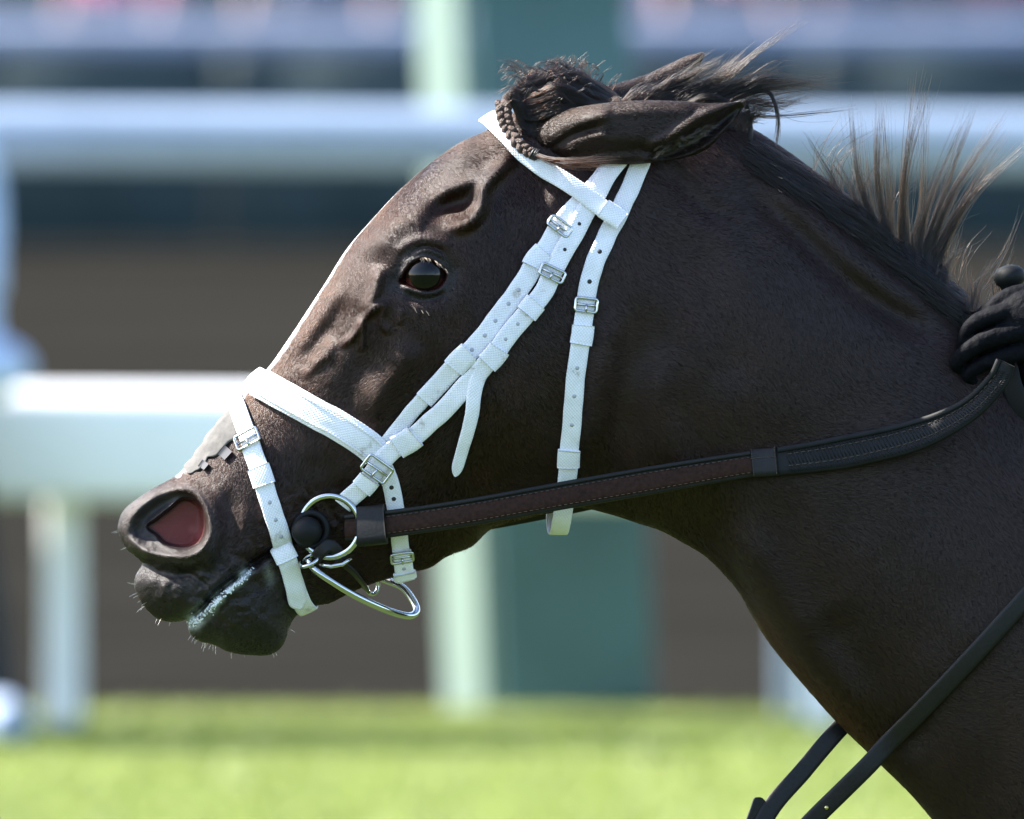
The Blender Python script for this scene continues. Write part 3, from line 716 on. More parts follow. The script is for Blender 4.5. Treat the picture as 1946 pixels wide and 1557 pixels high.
EH = []
for k in range(26):
    u0 = random.uniform(1240,1345); v0 = 300-(u0-1240)*.42+random.uniform(-12,6)
    EH.append(clump([(u0,v0,-160),(u0+10,v0-8,-166),(u0+random.uniform(14,34),v0-random.uniform(2,16),-164)], 8, 4, 6, curl=2, wander=5, seed=900+k))
strands('ear_tuft', EH, hair_mat('ear_tuft_hair', (.02,.014,.010), .3, .4), .3)
def build_eye():
    dl = -dep(806,486); r = 41.0; c = np.array([809,524, -dl + r - 7.0])
    m = Mat('eyeball'); m.set(Roughness=.07, Specular_IOR_Level=.28)
    at = m.n('ShaderNodeVertexColor', layer_name='iris'); m.l(at.outputs[0], m.p.inputs['Base Color'])
    for sg in (1,-1):
        b = B(); n, k = 48, 32
        for i in range(k+1):
            a = math.pi*i/k
            for j in range(n):
                p = 2*math.pi*j/n; b.v.append((r*math.sin(a)*math.cos(p), r*math.sin(a)*math.sin(p), -r*math.cos(a)*1.04))
        for i in range(k):
            for j in range(n): a_ = i*n+j; b_ = i*n+(j+1)%n; b.f.append((a_, b_, b_+n, a_+n))
        loc = np.array(b.v); P = loc + c; P[:,2] *= sg
        loc2 = loc.copy()
        o = mesh('eye', W3(P), b.f, m.m, horse)
        pu = np.hypot(loc[:,0]/28.0, (loc[:,1])/24.0); ir = np.hypot(loc[:,0], loc[:,1]-1)/33.0
        col = np.where((pu < 1)[:,None], np.array([.002,.002,.003]), np.array([.006,.0035,.0025])); col = np.where(((ir > .90) & (loc[:,1] > 6))[:,None], np.array([.030,.007,.005]), col)
        a = o.data.color_attributes.new('iris','FLOAT_COLOR','POINT'); c4 = np.ones((len(P),4),np.float32); c4[:,:3] = col; a.data.foreach_set('color', c4.ravel())
    # lashes
    L = []
    for k in range(34):
        t = random.uniform(.4,.95); q_ = cspline(np.column_stack([np.linspace(0,1,len(lid_up)), np.array(lid_up,float)]), np.array([t]))[0]
        z = -dl-6; l = random.uniform(8,15); a = random.uniform(.2,.75)
        L.append(np.array([[q_ + 0 for _ in range(1)][0].tolist()+[z+4], [q_[0]+a*3, q_[1]-1+l*.1, z-6], [q_[0]+a*l*.6, q_[1]+l*.3, z-12], [q_[0]+a*l, q_[1]+l*.75, z-15]])[None])
    strands('eyelashes', L, hair_mat('lash_hair', (.10,.07,.05), .3, .4), .3)
    # whiskers
    L = []
    for (u0,v0,du,dv) in [(258,1110,-16,-4),(262,1130,-16,8),(275,1155,-14,12),(300,1176,-6,14),(365,1208,-8,12),(385,1222,-6,16),(405,1228,0,18),(440,1240,2,14),(395,1226,-6,12),(372,1216,-10,10),(270,1145,-12,8),(520,1240,6,12),(470,1244,0,10),(228,1010,-12,4),(236,970,-10,-8),(240,1042,-12,6),(880,1044,4,12),(862,1052,2,12),(900,1036,6,10),(846,1058,0,10),(400,1226,-4,10),(330,1182,-4,8),(548,1200,10,6),(792,585,10,14),(806,592,8,12)]:
        for _ in range(2):
            u1, v1 = u0+random.uniform(-7,7), v0+random.uniform(-4,4); z = random.uniform(-30,0) if v0 > 700 else dep(u0,v0)
            f = random.uniform(.3,.85); L.append(np.array([[u1-du*.2,v1-dv*.2,z],[u1+du*f*.4,v1+dv*f*.35,z-4],[u1+du*f*.75,v1+dv*f*.75,z-7],[u1+du*f,v1+dv*f*1.1,z-9]])[None])
    strands('whiskers', L, hair_mat('whisker_hair', (.12,.09,.07), .3, .4), .28)
build_eye()

def build_foam():
    b = B(); pth = smooth_pts([(364,1182),(397,1155),(424,1128),(450,1106),(478,1078)])
    for k in range(230):
        t = random.random()**1.2; c = pth[min(int(t*len(pth)), len(pth)-1)]; w = 9*(1-.6*t)
        u, v = c[0]+random.gauss(3,w*.6), c[1]+random.gauss(2,w*.6); r = random.uniform(.8,2.6)*(1-.3*t)
        if sdf_pts(mouth_keep, np.array([u]), np.array([v]))[0]: b.sphere(W3([[u,v,dep(u,v)-r*.3]])[0], r*S, 8, 5)
    m = Mat('foam'); m.set(Base_Color=(.62,.66,.66), Roughness=.2, Specular_IOR_Level=.5)
    o = b.build('foam', m.m, horse); o['kind'] = 'stuff'
mouth_keep = [(352,1176),(376,1150),(470,1068),(500,1070),(480,1110),(420,1170),(385,1205),(362,1200)]
build_foam()
# ------------------------------------------------------------------ tack
_g = NEAR[...,:2]
def locate(u, v, far=False):
    k = np.argmin((U-u)**2+(V-v)**2); i, j = divmod(int(k), NT+1)
    return i, (NR-j if far else j)
def catmull(P, n):
    P = np.asarray(P, float)
    if len(P) == 2: return P[0]+(P[1]-P[0])*np.linspace(0,1,n)[:,None]
    d = np.concatenate([[0], np.cumsum(np.maximum(np.linalg.norm(np.diff(P,axis=0),axis=1),1e-6)**.5)])
    return cspline(np.column_stack([d,P]), np.linspace(0,d[-1],n))
def resample(P, step, *extra):
    L = np.concatenate([[0], np.cumsum(np.linalg.norm(np.diff(P,axis=0),axis=1))]); n = max(4, int(L[-1]/step)+1); x = np.linspace(0, L[-1], n)
    f = lambda A: np.stack([np.interp(x, L, A[:,c]) for c in range(A.shape[1])],1)
    return (f(P),)+tuple(f(e) for e in extra)
def smooth1(A, w):
    if w < 1: return A
    k = np.hanning(2*w+3)[1:-1]; k /= k.sum(); B_e = np.concatenate([2*A[:1]-A[1:w+1][::-1], A, 2*A[-1:]-A[-w-1:-1][::-1]]) if len(A) > w+1 else None
    if B_e is None: return A
    return np.stack([np.convolve(B_e[:,c], k, 'valid') for c in range(A.shape[1])],1)
def on_surface(way, lift, step=3.0, sm=7):
    """way: list of (u,v) near, or (u,v,'f') far side; returns path and normals resting on the coat"""
    near_runs = []; pts = []
    W = [(w[0], w[1], len(w) > 2) for w in way]
    dens = []
    for a, b in zip(W[:-1], W[1:]):
        dens.append(a)
        if a[2] == b[2]:
            pass
    dens.append(W[-1])
    # densify same-side stretches in photo space
    out = []; run = [W[0]]
    def flush(run):
        P = catmull([(r[0], r[1]) for r in run], max(2, 8*(len(run)-1)+1)) if len(run) > 1 else np.array([[run[0][0],run[0][1]]])
        for p in P: out.append(locate(p[0], p[1], run[0][2]))
    for w in W[1:]:
        if w[2] == run[-1][2]: run.append(w)
        else: flush(run); run = [w]
    flush(run)
    st = [list(map(float, out[0]))]
    for i, j in out[1:]:
        d = (j-st[-1][1]+NR/2) % NR - NR/2; st.append([i, st[-1][1]+d])
    st = np.array(st); keep = np.concatenate([[True], np.abs(np.diff(st,axis=0)).sum(1) > .5]); st = st[keep]
    fine = np.concatenate([st[i]+(st[i+1]-st[i])*np.linspace(0,1,12,endpoint=False)[:,None] for i in range(len(st)-1)]+[st[-1:]])
    fine[:,0] = fine[:,0].clip(0, NS-1.001)
    P = samp(RING, fine[:,0], fine[:,1]); N = unit(samp(NRM, fine[:,0], fine[:,1]))
    P, N = resample(P, step, N)
    P0 = smooth1(P, sm); N = unit(smooth1(N, 12))
    out_ = ((P-P0)*N).sum(1,keepdims=True); out_ = smooth1(np.maximum(out_, 0), 5)
    P = P0 + N*(out_ + lift)
    return P, N
def frames(P, N):
    T = unit(np.gradient(P, axis=0)); N = unit(N - T*(N*T).sum(1,keepdims=True)); return T, N, np.cross(T, N)
def ribbon(name, P, N, w, th, mat, parent, tip=0, tip0=0, rnd=.35, dome=0.0, roll=None):
    """rounded strap along P (photo units), width w, thickness th; tip > 0 rounds the far end"""
    T, N, Bn = frames(P, N); n = len(P); w = np.full(n, float(w)) if np.isscalar(w) else np.asarray(w, float)
    L = np.concatenate([[0], np.cumsum(np.linalg.norm(np.diff(P,axis=0),axis=1))])
    if tip > 0: x = np.clip((L[-1]-L)/tip, 0, 1); w = w*np.sqrt(np.clip(1-(1-x)**2, .02, 1))
    if tip0 > 0: x = np.clip(L/tip0, 0, 1); w = w*np.sqrt(np.clip(1-(1-x)**2, .02, 1))
    r = th*rnd
    xs = []
    for k in range(9): xs.append((-.5+k/8.0, 1))
    prof = []
    hw = .5
    top = [(-hw, .5-rnd)] + [(-hw*c, .5) for c in (.93,.6,.2,-.2,-.6,-.93)] + [(hw, .5-rnd)]
    prof = top + [(hw, -.5+rnd)] + [(hw*.93,-.5), (-hw*.93,-.5)] + [(-hw,-.5+rnd)]
    m = len(prof); Vv = np.zeros((n, m, 3))
    for k, (a, b) in enumerate(prof):
        h = b*th + (dome*(1-(2*a)**2) if b > 0 else 0)
        Vv[:,k] = P + Bn*(a*w)[:,None] + N*h
    Vw = W3(Vv.reshape(-1,3)); Fq = []; uvs = []
    per = np.array([a for a, b in prof]); sgn = np.array([1 if b > 0 else -1 for a, b in prof])
    me = bpy.data.meshes.new(name); faces = []; UVl = []
    for i in range(n-1):
        for k in range(m):
            k2 = (k+1) % m
            faces.append((i*m+k, i*m+k2, (i+1)*m+k2, (i+1)*m+k))
            UVl += [(L[i]*S, per[k]*w[i]*S), (L[i]*S, per[k2]*w[i]*S), (L[i+1]*S, per[k2]*w[i+1]*S), (L[i+1]*S, per[k]*w[i+1]*S)]
    for ring, rev in ((0, False), (n-1, True)):
        f = [ring*m+k for k in range(m)]; f = f[::-1] if rev else f
        faces.append(tuple(f)); UVl += [(L[ring]*S, per[x-ring*m]*w[ring]*S) for x in f]
    me.from_pydata([tuple(v) for v in Vw.tolist()], [], faces); me.update()
    ul = me.uv_layers.new(name='uv'); ul.data.foreach_set('uv', np.array(UVl, np.float32).ravel())
    o = link(name, me, mat, parent)
    return o
class Strap:
    def __init__(s, P, N): s.P, s.N = P, N; s.T, s.N2, s.Bn = frames(P, N); s.L = np.concatenate([[0], np.cumsum(np.linalg.norm(np.diff(P,axis=0),axis=1))])
    def at(s, u, v):
        d = (s.P[:,0]-u)**2+(s.P[:,1]-v)**2 + np.where(s.P[:,2] > 20, 1e6, 0); return int(np.argmin(d))
    def sub(s, u, v, half): 
        i = s.at(u,v); mk = np.abs(s.L-s.L[i]) <= half; return s.P[mk], s.N2[mk]

# webbing
def webbing():
    m = Mat('white_webbing'); uv = m.n('ShaderNodeUVMap', uv_map='uv'); sp = m.n('ShaderNodeSeparateXYZ'); m.l(uv.outputs[0], sp.inputs[0])
    def sine(o_, per, ph=0):
        a = m.n('ShaderNodeMath', operation='MULTIPLY_ADD'); m.l(o_, a.inputs[0]); a.inputs[1].default_value = 2*math.pi/per; a.inputs[2].default_value = ph
        b = m.n('ShaderNodeMath', operation='SINE'); m.l(a.outputs[0], b.inputs[0]); return b.outputs[0]
    a = m.n('ShaderNodeMath', operation='MULTIPLY'); m.l(sine(sp.outputs[0], .0036), a.inputs[0]); m.l(sine(sp.outputs[1], .0034), a.inputs[1])
    nz = m.noise(160, 3, .6); ad = m.n('ShaderNodeMath', operation='MULTIPLY_ADD'); m.l(nz, ad.inputs[0]); ad.inputs[1].default_value = .8; m.l(a.outputs[0], ad.inputs[2])
    m.bump(ad.outputs[0], .28, .0010)
    d = m.noise(38, 5, .7); r = m.ramp(d, [(.30,(.50,.47,.44)),(.38,(.72,.72,.74)),(.6,(.81,.81,.85))])
    w = m.ramp(a.outputs[0], [(0,(.88,.88,.90)),(.6,(1,1,1))]); mx = m.n('ShaderNodeMixRGB', blend_type='MULTIPLY'); mx.inputs[0].default_value = 1; m.l(r, mx.inputs[1]); m.l(w, mx.inputs[2])
    m.l(mx.outputs[0], m.p.inputs['Base Color']); m.set(Roughness=.75, Specular_IOR_Level=.2); return m.m
WEB = webbing()
STEEL = simple('polished_steel', (.50,.51,.51), .15, Metallic=1.0)
LEATH = simple('black_leather', (.006,.0056,.0056), .5, 300, .4, bump=(.3,.001), Specular_IOR_Level=.25)
BROWN = simple('brown_leather', (.024,.0112,.0072), .55, 240, .4, bump=(.35,.001), Specular_IOR_Level=.08)
RUBBER = simple('black_rubber', (.005,.0056,.0063), .6, 60, .3, Specular_IOR_Level=.2)
THREAD = simple('tan_thread', (.05,.036,.025), .8)
DARKEYE = simple('hole_shadow', (.02,.02,.022), .8); GREYEYE = simple('grey_eyelet', (.36,.36,.40), .5)

bridle = empty('bridle', W3([[1000,600,0]])[0]); tag(bridle, 'white webbing racing bridle buckled on the dark horse head', 'bridle')
TH = 5.0
def strap(name, way, w, layer=0, mat=None, tip=0, tip0=0, th=TH, dome=.8, sm=7, ribbon_=True):
    P, N = on_surface(way, th/2 + 3.0 + layer*TH*1.05, sm=sm); s = Strap(P, N); s.w = w; s.layer = layer; s.th = th
    s.o = ribbon(name, P, N, w, th, mat or WEB, bridle, tip, tip0, dome=dome)
    return s
def keeper(s, u, v, half, extra=7, up=1.0):
    P, N = s.sub(u, v, half); T, N2, Bn = frames(P, N)
    return ribbon('keeper', P + N2*(TH*up), N, s.w+extra, TH*1.5, WEB, s.o, dome=1.2)
def eyelet(s, u, v, r=4.2, mat=None):
    i = s.at(u, v); c = s.P[i]; a = np.linspace(0,2*math.pi,13)[:-1]; b = B(); off = s.th/2+.9
    top = c + s.N2[i]*off; pts = [top + s.T[i]*r*math.cos(x) + s.Bn[i]*r*math.sin(x) for x in a]; lo = [p - s.N2[i]*1.6 for p in pts]
    b.v = [tuple(x) for x in W3(pts+lo+[top])]; b.f = [(k,(k+1)%12,24) for k in range(12)] + [(k,12+k,12+(k+1)%12,(k+1)%12) for k in range(12)]
    b.build('eyelet', mat or GREYEYE, s.o)
def buckle(s, u, v, lx, ly, rod=2.9, prong=True, up=5.0, par=None):
    lx *= .85; ly *= .92
    """rectangular frame lx along the strap, ly across it, with a prong"""
    i = s.at(u, v); c = s.P[i] + s.N2[i]*up; X, Y, N = s.T[i], s.Bn[i], s.N2[i]; b = B(); pts = []
    r = 5.0
    for (sx, sy, a0) in ((1,1,0),(-1,1,90),(-1,-1,180),(1,-1,270)):
        for k in range(5):
            a = math.radians(a0+90*k/4); pts.append(c + X*(sx*(lx/2-r)+r*math.cos(a)) + Y*(sy*(ly/2-r)+r*math.sin(a)) + N*(1.5*math.cos(math.radians(0))))
    b.tube(W3(pts), rod*S, n=8, closed=True); o = b.build('buckle', STEEL, par or s.o)
    b = B().tube(W3([c-Y*ly/2*.96+X*0, c+Y*ly/2*.96]), rod*.9*S, n=8); b.build('bar', STEEL, o)
    if prong: B().tube(W3([c+N*4, c+X*lx*.28+N*6, c+X*lx*.56+N*4]), rod*.8*S, n=8).build('prong', STEEL, o)
    return o

# noseband: padded, over the nose; its lower strap goes round the jaw
nb = strap('noseband', [(640,1010,'f'),(600,860,'f'),(520,760,'f'),(482,724),(525,744),(590,778),(650,811),(704,846),(724,872)], 52, 0, th=10, dome=4)
P, N = nb.sub(600,785,150); T, N2, Bn = frames(P,N)
ribbon('pad_edge', P + N2*3 - Bn*0, N, 58, 4, WEB, nb.o, dome=.5)
for k in (-1,1):
    st = P + N2*9.2 + Bn*(k*19); ribbon('seam', st, N, 3.2, 2, WEB, nb.o)
jaw = strap('jaw_strap', [(716,862),(738,900),(750,950),(757,1000),(762,1050),(766,1084),(768,1096,'f'),(760,1040,'f'),(700,980,'f')], 33, 0)
jt = strap('jaw_strap_tip', [(762,1040),(766,1075),(768,1092)], 36, 1.2, tip=0)
for (u,v) in ((746,925),(752,946)): eyelet(jaw, u, v, 4.5, DARKEYE)
eyelet(jt, 767, 1078, 4, GREYEYE)
buckle(jaw, 764, 1054, 24, 46, up=9)
P, N = jt.sub(768,1092,9); ribbon('keeper', P + frames(P,N)[1]*3, N, 44, 10, WEB, jaw.o)
# drop strap round the muzzle
fl = strap('drop_noseband', [(590,1170,'f'),(560,1050,'f'),(510,900,'f'),(462,775,'f'),(449,763),(462,796),(480,846),(500,908),(520,978),(540,1046),(560,1108),(574,1146),(585,1160,'f'),(575,1110,'f')], 36, 0, dome=1.2)
ft = strap('drop_noseband_tip', [(481,850),(500,908),(520,978),(540,1046),(556,1104),(566,1148)], 37, 1.1, tip=18)
buckle(fl, 478, 835, 34, 52, up=10); keeper(ft, 502, 905, 20); keeper(ft, 540, 1045, 20)
for (u,v) in ((516,955),(521,988),(528,1020),(546,1062)): eyelet(ft, u, v, 4.0)
# cheek straps
ci = strap('noseband_hanger', [(826,735),(790,774),(760,811),(733,846)], 30, 0)
ca = strap('cheek_strap', [(1190,290),(1160,322),(1128,362),(1090,402),(1063,432),(1040,470),(1020,494),(1000,530),(950,600),(900,661),(875,684),(835,728),(806,758)], 38, 1.0)
keeper(ca, 1020, 494, 20); keeper(ca, 877, 682, 22); 
for (u,v) in ((985,551),(965,579),(943,611),(921,636),(897,664)): eyelet(ca, u, v, 4.2)
buckle(ca, 1062, 434, 26, 50, up=7)
cb = strap('bit_strap', [(1200,280),(1176,308),(1150,345),(1111,407),(1085,455),(1050,514),(1030,561),(1005,588),(970,628),(935,676),(895,722),(850,772),(790,826),(755,845),(721,880),(698,912),(653,956)], 37, 2.2)
keeper(cb, 1008, 585, 17); keeper(cb, 935, 676, 20); keeper(cb, 694, 916, 15); keeper(cb, 772, 836, 24, extra=10)
for (u,v) in ((1103,430),(1074,478)): eyelet(cb, u, v, 3.6, DARKEYE)
for (u,v) in ((975,608),(955,640)): eyelet(cb, u, v, 3.6)
buckle(cb, 1046, 522, 26, 52, up=8); buckle(cb, 717, 889, 40, 58, up=8)
tp, tn = on_surface([(935,676),(920,696),(905,731),(898,781),(888,822),(874,862),(864,899)], 13)
tp[:,2] -= 10*np.sin(np.linspace(0,math.pi,len(tp)))
ribbon('bit_strap_tip', tp, tn, np.interp(np.linspace(0,1,len(tp)),[0,.3,1],[30,28,22]), TH, WEB, cb.o, tip=26, dome=.8)
# throat strap with its hanging loop
tl, tn = on_surface([(1240,265),(1216,312),(1176,405),(1143,470),(1118,540),(1111,580),(1106,620),(1093,711),(1088,781),(1081,871),(1076,920)], 6)
z0 = tl[-1,2]; extra = np.array([(1073,952,z0*.98-2),(1068,985,z0*.9),(1064,1006,z0*.55),(1061,1014,z0*.15),(1058,1008,-z0*.35),(1056,985,-z0*.8),(1058,940,-z0),(1066,860,-z0-4)])
ex = catmull(np.vstack([tl[-8:-7], tl[-1:], extra]), 90)[10:]
en = np.zeros_like(ex); 
for k in range(len(ex)): 
    cdir = ex[k]-np.array([1068,920,0]); cdir[0] *= .05; en[k] = cdir/np.linalg.norm(cdir)
en[:10] = tn[-1]*np.linspace(1,0,10)[:,None] + en[:10]*np.linspace(0,1,10)[:,None]
P, N = resample(np.vstack([tl, ex]), 3.0, unit(np.vstack([tn, en]))); N = unit(smooth1(N, 6)); P = smooth1(P, 3)
ts = Strap(P, N); ts.w = 36; ts.th = TH; ts.o = ribbon('throat_strap', P, N, 36, TH, WEB, bridle, dome=.8)
keeper(ts, 1105, 636, 19); keeper(ts, 1081, 871, 19)
for (u,v) in ((1140,480),(1122,538)): eyelet(ts, u, v, 4.5, DARKEYE)
for (u,v) in ((1094,700),(1090,754),(1086,808)): eyelet(ts, u, v, 4.0)
buckle(ts, 1109, 580, 30, 46, up=6)
# browband
bb = strap('browband', [(1120,420,'f'),(1040,330,'f'),(975,270,'f'),(934,238),(976,280),(1015,312),(1060,343),(1105,375),(1153,408),(1180,427)], 35, 3.4, dome=1.0, sm=10)
keeper(bb, 1163, 416, 26, extra=4, up=.9)

# ------------------------------------------------------------------ bit
zb = dep(640,1000)
bit = empty('bit', W3([[620,1000,zb]])[0]); tag(bit, 'steel ring bit with black rubber stop at the mouth corner', 'bit')
an = np.linspace(0,2*math.pi,49)[:-1]
B().tube(W3(np.stack([628+56*np.cos(an), 1000+58*np.sin(an), zb-26-10*np.cos(an)],1)), 6.6*S, n=10, closed=True).build('ring', STEEL, bit)
b = B().sphere((0,0,0), (29,28,24), 24, 16); b.v = [tuple(x) for x in W3(np.array(b.v)+np.array([584,1009,zb-30]))]; g = b.build('rubber_stop', RUBBER, bit)
b = B(); b.tube(W3(np.stack([592+30*np.cos(an), 1006+31*np.sin(an), np.full(48, zb-20)],1)), 7*S, n=8, closed=True); b.build('flange', RUBBER, g)
bar = catmull([(586,1062,zb-18),(600,1082,zb-30),(625,1100,zb-34),(676,1131,zb-26),(724,1154,zb-4),(760,1167,zb+30),(782,1170,zb+58),(792,1160,zb+84),(783,1139,zb+112),(763,1116,zb+140),(724,1100,zb+172),(680,1080,zb+200)], 60)
B().tube(W3(bar), 6.8*S, n=12).build('bar', STEEL, bit)
B().tube(W3(np.stack([590+17*np.cos(an), 1064+9*np.sin(an)-8*np.cos(an), zb-24-16*np.sin(an)],1)), 4*S, n=8, closed=True).build('link', STEEL, bit)
P = catmull([(602,1060,zb-26),(612,1046,zb-34),(626,1036,zb-36),(640,1044,zb-30),(648,1064,zb-22)], 24)
cs = ribbon('curb_strap', P, np.tile([0,-.25,-1.0],(24,1)), 24, 6, LEATH, bit)
B().tube(W3([(608,1072,zb-30),(630,1076,zb-34),(652,1072,zb-34),(668,1060,zb-30)]), 4*S, n=8).build('curb_buckle', STEEL, cs)
P = catmull([(640,1060,zb-24),(670,1085,zb-14),(690,1110,zb+30),(696,1122,zb+90)], 24)
ribbon('curb_tail', P, np.tile([-.6,.5,-.6],(24,1)), 18, 5, LEATH, cs)
b = B(); b.tube(W3(np.stack([707+11*np.cos(an), 1114+16*np.sin(an), 70+10*np.cos(an)],1)), 4*S, n=8, closed=True).build('link', STEEL, bit)

# ------------------------------------------------------------------ reins
reins = empty('reins', W3([[1300,900,-130]])[0]); tag(reins, 'brown leather rein with black rubber grip running from bit to gloved hand', 'reins')
cl = [(657,1003,zb-26),(700,1000,zb-36),(780,990,-128),(900,972,-142),(1050,945,-150),(1234,913,-150),(1418,883,-150),(1478,877,-152),(1602,859,-166),(1740,827,-190),(1832,783,-212),(1888,728,-226),(1906,690,-230)]
for k, c in enumerate(cl):                         # never inside the coat
    if k > 1: cl[k] = (c[0], c[1], min(c[2], dep(c[0], c[1]) - 14))
RP = catmull(cl, 420); RN = np.zeros_like(RP); RN[:] = (0,-.22,-1.0)
tw = np.clip((RP[:,0]-1600)/300,0,1); RN[:,1] -= tw*.5
RN = unit(RN); wr = np.interp(RP[:,0],[655,700,1050,1234,1418,1478,1602,1740,1832,1888,1906],[50,52,53,54,50,52,62,60,46,40,36])
i0 = np.argmin(np.abs(RP[:,0]-1480))
rn = ribbon('rein_strap', RP[:i0], RN[:i0], wr[:i0], 7, LEATH, reins, dome=1)
T, N2, Bn = frames(RP, RN); sb = 1 if (Bn[100]*np.array([0,1,0])).sum() > 0 else -1      # + is downwards
ribbon('face', (RP+N2*3.2+Bn*(sb*3))[:i0], RN[:i0], (wr-17)[:i0], 5, BROWN, rn, dome=2.5)
ribbon('rolled_edge', (RP+N2*3.4-Bn*(sb*(wr/2-5))[:,None])[:i0], RN[:i0], 9, 8, LEATH, rn, dome=2)
rg = ribbon('rubber_grip', RP[i0-6:], RN[i0-6:], wr[i0-6:]+2, 9, RUBBER, reins, dome=2)
ribbon('rolled_edge', (RP+N2*4.6-Bn*(sb*(wr/2-5))[:,None])[i0:], RN[i0:], 11, 8, RUBBER, rg, dome=2)
def stitches(path, n2, step, ln, parent, name='stitching'):
    L = np.concatenate([[0],np.cumsum(np.linalg.norm(np.diff(path,axis=0),axis=1))]); b = B(); x = 0
    while x < L[-1]-ln:
        p = [np.array([np.interp(y, L, path[:,c]) for c in range(3)]) for y in (x, x+ln)]
        b.tube(W3(p), .9*S, n=5); x += step
    b.build(name, THREAD, parent)
off = lambda a, up, s0, s1: (RP + N2*up + Bn*(sb*a)[:,None])[s0:s1]
stitches(off(-(wr/2-13), 6.5, 20, i0), N2, 11, 6, rn); stitches(off(wr/2-7.5, 6.5, 20, i0), N2, 11, 6, rn)
stitches(off(-(wr*.2), 7.4, i0+6, 405), N2, 13, 8, rg); stitches(off(wr*.22, 7.4, i0+6, 405), N2, 13, 8, rg)
# ribs of the grip
b = B()
for k in range(i0+4, 410):
    if k % 2 == 0:
        for (fa, fb) in ((-.16,.16),(-.34,-.24),(.27,.44)):
            p0 = RP[k]+N2[k]*6.6+Bn[k]*sb*wr[k]*fa; p1 = RP[min(k+2,419)]+N2[k]*6.6+Bn[k]*sb*wr[k]*fb; b.tube(W3([p0,p1]), 1.1*S, n=5)
b.build('rib_pattern', RUBBER, rg)
j0 = np.argmin(np.abs(RP[:,0]-1426)); j1 = np.argmin(np.abs(RP[:,0]-1480))
cf = ribbon('cuff', (RP+N2*4)[j0:j1], RN[j0:j1], wr[j0:j1]+4, 10, LEATH, reins, dome=2)
for x in (j0+1, j1-2): stitches(np.array([RP[x]+N2[x]*11.2+Bn[x]*sb*t for t in np.linspace(-27,27,12)]), N2, 4.5, 3.2, cf)
stitches((RP+N2*11.4-Bn*(sb*8))[j0:j1], N2, 4.5, 3.2, cf)
k0 = np.argmin(np.abs(RP[:,0]-682)); k1 = np.argmin(np.abs(RP[:,0]-738))
ribbon('keeper', (RP+N2*4)[k0:k1], RN[k0:k1], 76, 22, LEATH, reins, dome=3, rnd=.3)
# far rein, seen only past the far cheek
P = catmull([(700,1010,120),(900,990,150),(1200,930,160),(1500,860,175),(1800,760,210),(1930,700,225)], 80)
ribbon('rein_strap', P, np.tile([0,-.2,1.0],(80,1)), 46, 7, LEATH, reins)

# ------------------------------------------------------------------ martingale straps across the chest
mart = empty('martingale', W3([[1500,1600,-60]])[0]); tag(mart, 'narrow dark leather martingale straps forking across the horse chest', 'harness')
mp = [(2330,740),(2200,860),(2060,1010),(1960,1118),(1840,1250),(1740,1357),(1690,1408)]
MP = [(u,v,dep(u,v)-12) for u,v in mp] + [(1650,1452,-70),(1600,1502,-55),(1540,1562,-40),(1470,1640,-20),(1400,1730,0)]
P = catmull(MP, 160); P[:,2] = smooth1(P, 12)[:,2]
nn = np.tile([.12,-.15,-1.0],(160,1)); ribbon('near_branch', P, nn, 36, 7, LEATH, mart, dome=1)
P = catmull([(2330,740,240),(2200,860,235),(2060,1000,225),(1900,1150,205),(1750,1260,160),(1640,1345,80),(1590,1392,45),(1530,1462,30),(1452,1560,10),(1400,1730,0)], 140)
ribbon('far_branch', P, np.tile([.1,-.2,-1.0],(140,1)), 35, 7, LEATH, mart, dome=1)
P = catmull([(1446,1516,14),(1436,1545,12),(1420,1590,8),(1404,1660,4)], 40)
ribbon('centre_strap', P, np.tile([.3,-.1,-1.0],(40,1)), 26, 6, LEATH, mart, tip0=8)
ey = np.array([1570,1534,-52.0]); 
b = B().tube(W3([ey+[0,0,-1],ey+[0,0,-4]]), 4*S, n=10); b.build('eyelet', simple('brass', (.6,.5,.2), .3, Metallic=1.0), mart)

# ------------------------------------------------------------------ grey adhesive strip on the nose
strip = empty('nasal_strip', W3([[400,840,0]])[0]); tag(strip, 'torn pale grey adhesive strip stuck across the nose above the nostril', 'adhesive strip')
i0_, i1_ = np.searchsorted(SV, 6.75), np.searchsorted(SV, 8.75); n_i = i1_-i0_; nj = 41
lim_px = np.interp(SV[i0_:i1_], [6.75,7.0,7.25,7.5,7.8,8.1,8.4,8.75],[14,20,30,26,40,46,44,34]) + 2*np.sin(np.arange(n_i)*.35)+1*np.sin(np.arange(n_i)*.9)
Vs = []
for a in range(n_i):
    i = i0_+a; dd = np.hypot(U[i]-U[i,0], V[i]-V[i,0]); jm = np.interp(lim_px[a], dd, np.arange(NT+1))
    js = np.linspace(-jm, jm, nj); si = np.full(nj, float(i)); p = samp(RING, si, js); nrm = unit(samp(NRM, si, js))
    Vs.append(p + nrm*(3.2+1.1*np.sin(a*.55+js*.05))[:,None])
Vs = np.array(Vs); Vs = np.concatenate([Vs.reshape(-1,3)]); ii = np.arange(n_i-1)[:,None]; jj = np.arange(nj-1)[None,:]
F = np.stack([ii*nj+jj, ii*nj+jj+1, (ii+1)*nj+jj+1, (ii+1)*nj+jj],-1).reshape(-1,4)
sm_ = simple('grey_fabric_strip', (.085,.080,.076), .9, 90, .3, bump=(.5,.002))
o = mesh_np('patch', W3(Vs), F, sm_, strip); md = o.modifiers.new('thick','SOLIDIFY'); md.thickness = .0012
fm = simple('dark_grey_backing', (.04,.04,.048), .8)
